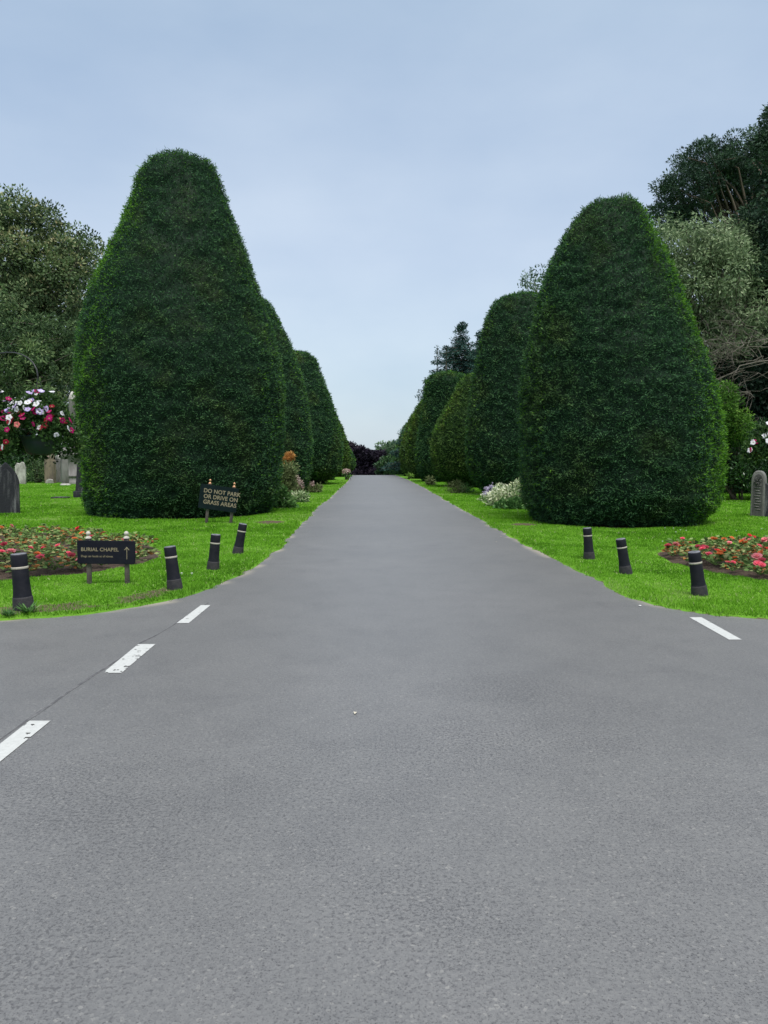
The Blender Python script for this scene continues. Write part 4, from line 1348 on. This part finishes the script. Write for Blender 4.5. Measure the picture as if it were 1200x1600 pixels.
s2 = stone_root('pale lichened headstone just right of the blackened one, farther back', 33, 757, 10)
extrude_outline('slab', [(-.32, 0), (.32, 0), (.33, 1.1), (.24, 1.45), (.1, 1.52), (-.05, 1.38), (-.22, 1.45), (-.34, 1.2)], .22, m_st_pale, s2, .04)

s3 = stone_root('brown ragged topped headstone, broad one left of the square pillar', 79, 756, -14)
extrude_outline('slab', [(-.36, 0), (.36, 0), (.37, 1.55), (.30, 1.75), (.24, 2.08), (.14, 1.78), (.05, 1.88), (-.08, 1.82), (-.15, 1.98), (-.24, 1.72), (-.37, 1.62)], .3, m_st_brown, s3, .03)
fo = extrude_outline('foot_stone', [(-.2, 0), (.34, 0), (.3, .28), (.05, .33), (-.15, .22)], .2, m_st_pale, s3, .03); fo.location = (.05, -.26, 0)

s4 = stone_root('narrow grey headstone with a pale lichen cap, squeezed beside the ragged one', 92, 755, -20)
extrude_outline('slab', gothic(.42, 1.85, 1.55), .22, m_st_grey, s4, .03)
cp_ = extrude_outline('lichen_cap', [(-.16, 1.7), (.18, 1.7), (.15, 1.9), (.02, 2.0), (-.14, 1.92)], .26, m_st_pale, s4, .03)

s5 = stone_root('square stone pillar with moulded cap and pyramid top', 102, 759, 28, 'memorial', 'memorial_pillar')
k = G(102, 759)[1] / 1200
sh_ = link('shaft', np_mesh('shaft', [box_part(-.2, .2, -.2, .2, .12, 1.72)], m_st_grey), s5); add_bevel(sh_, .015)
link('foot', np_mesh('foot', lathe([(.42, 0), (.42, .06), (.30, .13)], 4), m_st_pale), s5).rotation_euler = (0, 0, R(45))
link('cap', np_mesh('cap', lathe([(.29, 1.72), (.38, 1.86), (.38, 2.1), (.33, 2.14), (.2, 2.2), (.12, 2.42), (.05, 2.5), (.09, 2.58), (.04, 2.66)], 4), m_st_grey), s5).rotation_euler = (0, 0, R(45))

s6 = stone_root('tall grey stone obelisk on a stepped pedestal beside the tallest yew', 117, 757, 32, 'obelisk', 'obelisk')
yo = G(117, 757)[1]; k = yo / 1200
q2 = math.sqrt(2)
for n_, pr_ in (('pedestal', [(.66 * q2 * .75, 0), (.66 * q2 * .75, .16), (.6 * q2 * .75, .2), (.6 * q2 * .75, .5), (.66 * q2 * .75, .56), (.5 * q2 * .75, .62), (.5 * q2 * .75, 1.75), (.64 * q2 * .75, 1.95), (.64 * q2 * .75, 2.1), (.4 * q2 * .75, 2.25)]),
                ('shaft', [(.36 * q2 * .75, 2.24), (.34 * q2 * .75, 2.9), (.30 * q2 * .75, 5.7)]),
                ('peak', [(.31 * q2 * .75, 5.69), (.25 * q2 * .75, 5.95), (.10 * q2 * .75, 6.2), (.02, 6.24)])):
    link(n_, np_mesh(n_, lathe(pr_, 4), m_st_pale if n_ == 'peak' else m_st_grey), s6).rotation_euler = (0, 0, R(45))

s7 = stone_root('dark tapering gravestone on a block, half hidden by the tallest yew', 127, 779, 15)
extrude_outline('slab', [(-.22, .28), (.3, .28), (.26, 1.45), (.05, 1.6), (-.12, 1.45)], .2, m_st_dark, s7, .02)
b_ = link('base', np_mesh('base', [box_part(-.3, .4, -.2, .2, 0, .3)], m_st_dark), s7); add_bevel(b_, .02)

s8 = stone_root('flat dark grave plaque set in the grass between headstones and flower bed', 95, 780, 5, 'grave plaque', 'grave_plaque')
b_ = link('plate', np_mesh('plate', [box_part(-.32, .32, -.3, .3, 0, .07)], m_st_dark), s8); add_bevel(b_, .015)
b_ = link('inset', np_mesh('inset', [box_part(-.22, .22, -.2, .2, .068, .078)], m_st_carve), s8)

s9 = stone_root('grey carved arched headstone standing alone on the right lawn', 1184, 809, -38, tilt=-2)
sl = extrude_outline('slab', gothic(.37, 1.30, .98, 14), .24, m_st_grey, s9, .035)
sh2 = extrude_outline('shoulder', [(.16, 0), (.28, 0), (.28, .86), (.25, .93), (.16, .95)], .2, m_st_dark, s9, .015)
rs = extrude_outline('arch_panel', gothic(.25, 1.20, .90, 14), .012, m_st_carve, s9, .004); rs.location = (0, -.124, .0)
fl = np_mesh('carved_flowers', [leaf_cloud(np.c_[rng.uniform(-.08, .08, 60), np.full(60, -.135), rng.uniform(.86, 1.12, 60)], np.tile([0, -1., 0], (60, 1)), .05, .03, np.full(60, .5), 1.0)], m_st_grey)
link('carved_flowers', fl, s9)
ln = [box_part(-.085 + .02 * (q % 3), .085 - .02 * ((q + 1) % 3), -.138, -.1305, .80 - q * .075, .825 - q * .075) for q in range(9)]
link('carved_lines', np_mesh('carved_lines', ln, m_st_grey), s9)

# ------------------------------------------------------------------ hanging baskets
m_iron = plain_mat('black_iron', (0.02, 0.022, 0.022), .45, (0.03, 0.03, 0.03), 10, metallic=.3)
m_pot = plain_mat('teal_pot', (0.003, 0.014, 0.018), .5, (0.005, 0.019, 0.023), 6, spec=.5)
PCOL = {'white': (0.78, 0.78, 0.80), 'magenta': (0.40, 0.010, 0.12), 'crimson': (0.24, 0.008, 0.025), 'lilac': (0.55, 0.45, 0.75), 'coral': (0.75, 0.22, 0.20)}
PMAT = {k_: petal_mat('petunia_' + k_, c) for k_, c in PCOL.items()}
m_throat = plain_mat('petunia_throat', (0.30, 0.33, 0.12), .6)


def petunia(mat, r=.034):
    n = 20
    v = [(0, 0, -.012)]
    for ring, (f_, z) in enumerate([(.22, -.004), (.7, .004), (1.0, -.001)]):
        for k_ in range(n):
            a = 2 * math.pi * k_ / n
            rr_ = r * f_ * (1 + (.11 * math.cos(5 * a) if ring else 0))
            v.append((rr_ * math.cos(a), rr_ * math.sin(a), z + .003 * math.cos(5 * a) * (ring == 2)))
    f = []
    fc = [(0, 1 + k_, 1 + (k_ + 1) % n) for k_ in range(n)]
    for ring in (0, 1):
        for k_ in range(n):
            a = 1 + ring * n + k_; b_ = 1 + ring * n + (k_ + 1) % n
            f.append((a, b_, b_ + n, a + n))
    v = np.array(v)
    return np_mesh('flower', [(v, np.array(fc), .5, 1), (v, np.array(f), .55, 0)], [mat, m_throat])


PETU = {k_: petunia(m) for k_, m in PMAT.items()}
m_trail = foliage_mat('basket_leaf', [(0, (0.009, 0.022, 0.007)), (.4, (0.022, 0.056, 0.015)), (.8, (0.056, 0.112, 0.030)), (1, (0.112, 0.188, 0.053))], trans=.25)


def basket(u, v, Y, rx, rz, label, nfl, palette_fn, pot_r=.21, trail=1.0, seed=1, hook=.78):
    """u,v: photo position of the rim centre"""
    x, y, z = P(u, v, Y)
    o = empty('hanging_basket', (x, y, z), label, 'hanging basket', 'hanging flower baskets')
    link('pot', np_mesh('pot', lathe([(pot_r * .55, -.24), (pot_r * .75, -.21), (pot_r * .93, -.08), (pot_r, -.015), (pot_r * 1.06, -.01), (pot_r * 1.06, .012), (pot_r * .96, .012), (pot_r * .9, -.03)], 28), m_pot, smooth=True), o)
    for k_ in range(3):
        a = k_ * 2.094 + .4
        link('chain', np_mesh('chain', tube([(pot_r * math.cos(a), pot_r * math.sin(a), 0), (0, 0, hook)], [.004, .004], 5), m_iron), o)
    # dome of foliage with skirts that trail over the rim
    C_, r_2 = [], []
    for k_ in range(460):
        a = rng.uniform(0, 6.28); f_ = rng.uniform(0, 1) ** .5
        zz_ = rz * (1 - f_ ** 2.2) * rng.uniform(.5, 1.0)
        drop = 0
        if f_ > .72: drop = -rng.uniform(0, .34) * trail * (1 - .5 * (math.cos(a) > .3 and math.sin(a) < 0))
        C_.append((math.cos(a) * rx * f_, math.sin(a) * rx * f_, zz_ + drop)); r_2.append(rng.uniform(.04, .085))
    C_ = np.array(C_)
    # leave the pot showing on the drive-facing side
    hid = (C_[:, 1] < 0) & (np.abs(C_[:, 0] - .02) < pot_r * .8) & (C_[:, 2] < .02)
    C_ = C_[~hid]; r_2 = np.array(r_2)[~hid]
    link('foliage', np_mesh('foliage', [leafy(C_, r_2, 4200, .055, .03, flat=.9)], m_trail), o)
    made = 0
    while made < nfl:
        c = C_[rng.integers(len(C_))]
        if c[1] > .05 * rx or rng.random() > .35 + .65 * max(0, c[2]) / rz: continue
        n_ = unit(np.array([[c[0] * .9, c[1] * .8 - .45 * rx, max(c[2], 0) + .12 * rx]]))[0]
        f_ = link('flower', PETU[palette_fn(c, rx, rz)], o)
        f_.location = c + n_ * .085
        d_ = n_ + rng.normal(size=3) * .35
        f_.rotation_euler = Vector(d_).to_track_quat('Z', 'Y').to_euler()
        s_ = rng.uniform(.95, 1.3); f_.scale = (s_, s_, s_)
        made += 1
    return o


def pal_left(c, rx, rz):
    if c[2] > rz * .45 and c[0] < rx * .35: return rng.choice(['white', 'lilac', 'magenta'], p=[.72, .2, .08])
    if c[0] > rx * .45: return rng.choice(['magenta', 'crimson', 'white', 'coral'], p=[.6, .12, .18, .1])
    return rng.choice(['crimson', 'magenta', 'white', 'coral'], p=[.42, .25, .28, .05])


def pal_right(c, rx, rz):
    if c[2] > rz * .12: return rng.choice(['white', 'magenta'], p=[.93, .07])
    return rng.choice(['white', 'magenta', 'crimson'], p=[.4, .4, .2])


basket(62, 682, 10.2, .50, .56, 'hanging basket overflowing with white, lilac and magenta petunias above the headstones', 98, pal_left, .23, 1.0)
basket(-12, 682, 10.6, .50, .60, 'second basket at the very left edge, dark trailing leaves under crimson and white blooms', 90, pal_left, .23, .8)
basket(1222, 700, 10.6, .46, .36, 'hanging basket of mostly white petunias at the right edge', 90, pal_right, .22, .6)


def basket_pole(x, y, arms, label):
    o = empty('basket_pole', (x, y, 0), label, 'pole', 'poles that carry the hanging baskets')
    link('pole', np_mesh('pole', lathe([(.09, 0), (.09, .25), (.045, .3), (.04, 3.2), (.055, 3.22), (.03, 3.3)], 16), m_iron, smooth=True), o)
    for (tx, ty, tz) in arms:
        d = np.array([tx - x, ty - y]); Lh = np.linalg.norm(d)
        pts = []
        for k_ in range(15):
            a = math.pi * (k_ / 14)
            f_ = (1 - math.cos(a)) / 2
            hh = (2.55) * (1 - f_) + tz * f_ + .42 * math.sin(a)
            pts.append((d[0] * f_, d[1] * f_, hh))
        link('bracket', np_mesh('bracket', tube(pts, .010, 8), m_iron, smooth=True), o)


bx1, bx2, bx3 = P(62, 682, 10.2), P(-12, 682, 10.6), P(1222, 700, 10.6)
basket_pole(-5.75, 11.0, [(bx1[0], bx1[1], bx1[2] + .78), (bx2[0], bx2[1], bx2[2] + .78)], 'black iron pole with arching brackets holding the two left baskets')
basket_pole(6.35, 10.9, [(bx3[0], bx3[1], bx3[2] + .78)], 'black iron pole with a bracket holding the right hand basket')

# ------------------------------------------------------------------ small things in the grass
def weed(u, v, s_, label):
    x, y = G(u, v)
    o = empty('weed', (x, y, gzat(x, y)), label, 'weed', 'weeds at the lawn edge')
    n = 70
    a = rng.uniform(0, 6.28, n)
    d = unit(np.c_[np.cos(a), np.sin(a), rng.uniform(.3, 1.6, n)])
    p_ = np.c_[np.cos(a), np.sin(a), np.zeros(n)] * rng.uniform(0, .03, n)[:, None] * s_
    sv_ = unit(np.cross(d, [0, 0, 1]))
    link('leaves', np_mesh('leaves', [leaf_quads(p_, d, sv_, rng.uniform(.06, .17, n) * s_, .022 * s_, np.clip(rng.normal(.55, .25, n), 0, 1))], m_hosta), o)
    return o


weed(44, 962, 1.0, 'bushy weed clump at the foot of the front corner bollard')
weed(14, 966, .7, 'small weed left of the front corner bollard at the asphalt edge')

m_daisy = plain_mat('daisy_white', (0.8, 0.8, 0.76), .6)
dm = np_mesh('daisy', lathe([(.003, -.02), (.004, 0), (.016, .003), (.014, .006)], 10), m_daisy)
for (u, v) in [(1052, 831), (1056, 836), (1063, 833), (1072, 834), (1150, 835), (1190, 832), (1039, 831), (238, 848), (300, 905), (284, 905), (1035, 852), (1000, 948), (690, 768)]:
    x, y = G(u, v)
    o = link('daisy', dm, None, (x, y, gzat(x, y) + .04))
    tag(o, 'tiny white daisy dotted in the mown lawn', 'daisy', 'daisies in the lawn')
# dry pale leaf and pebbles lying on the drive
m_leaf = plain_mat('dry_leaf', (0.50, 0.46, 0.36), .8)
lm = np_mesh('fallen_leaf', [(np.array([(0, -.02, .004), (.012, 0, .012), (0, .026, .005), (-.012, .002, .010)]), np.array([(0, 1, 2, 3)]), .5)], m_leaf)
for (u, v, s_, lab) in [(555, 1115, 1.0, 'pale fallen leaf on the asphalt in the middle of the drive'), (775, 847, 1.2, 'pale fallen leaf beside the right lawn edge'), (783, 839, 1.0, 'smaller pale fallen leaf beside the right lawn edge, a little farther off')]:
    x, y = G(u, v)
    o = link('fallen_leaf', lm, None, (x, y, .001)); o.rotation_euler = (0, 0, rng.uniform(0, 6)); o.scale = (s_, s_, s_)
    tag(o, lab, 'leaf', 'leaves fallen on the drive')
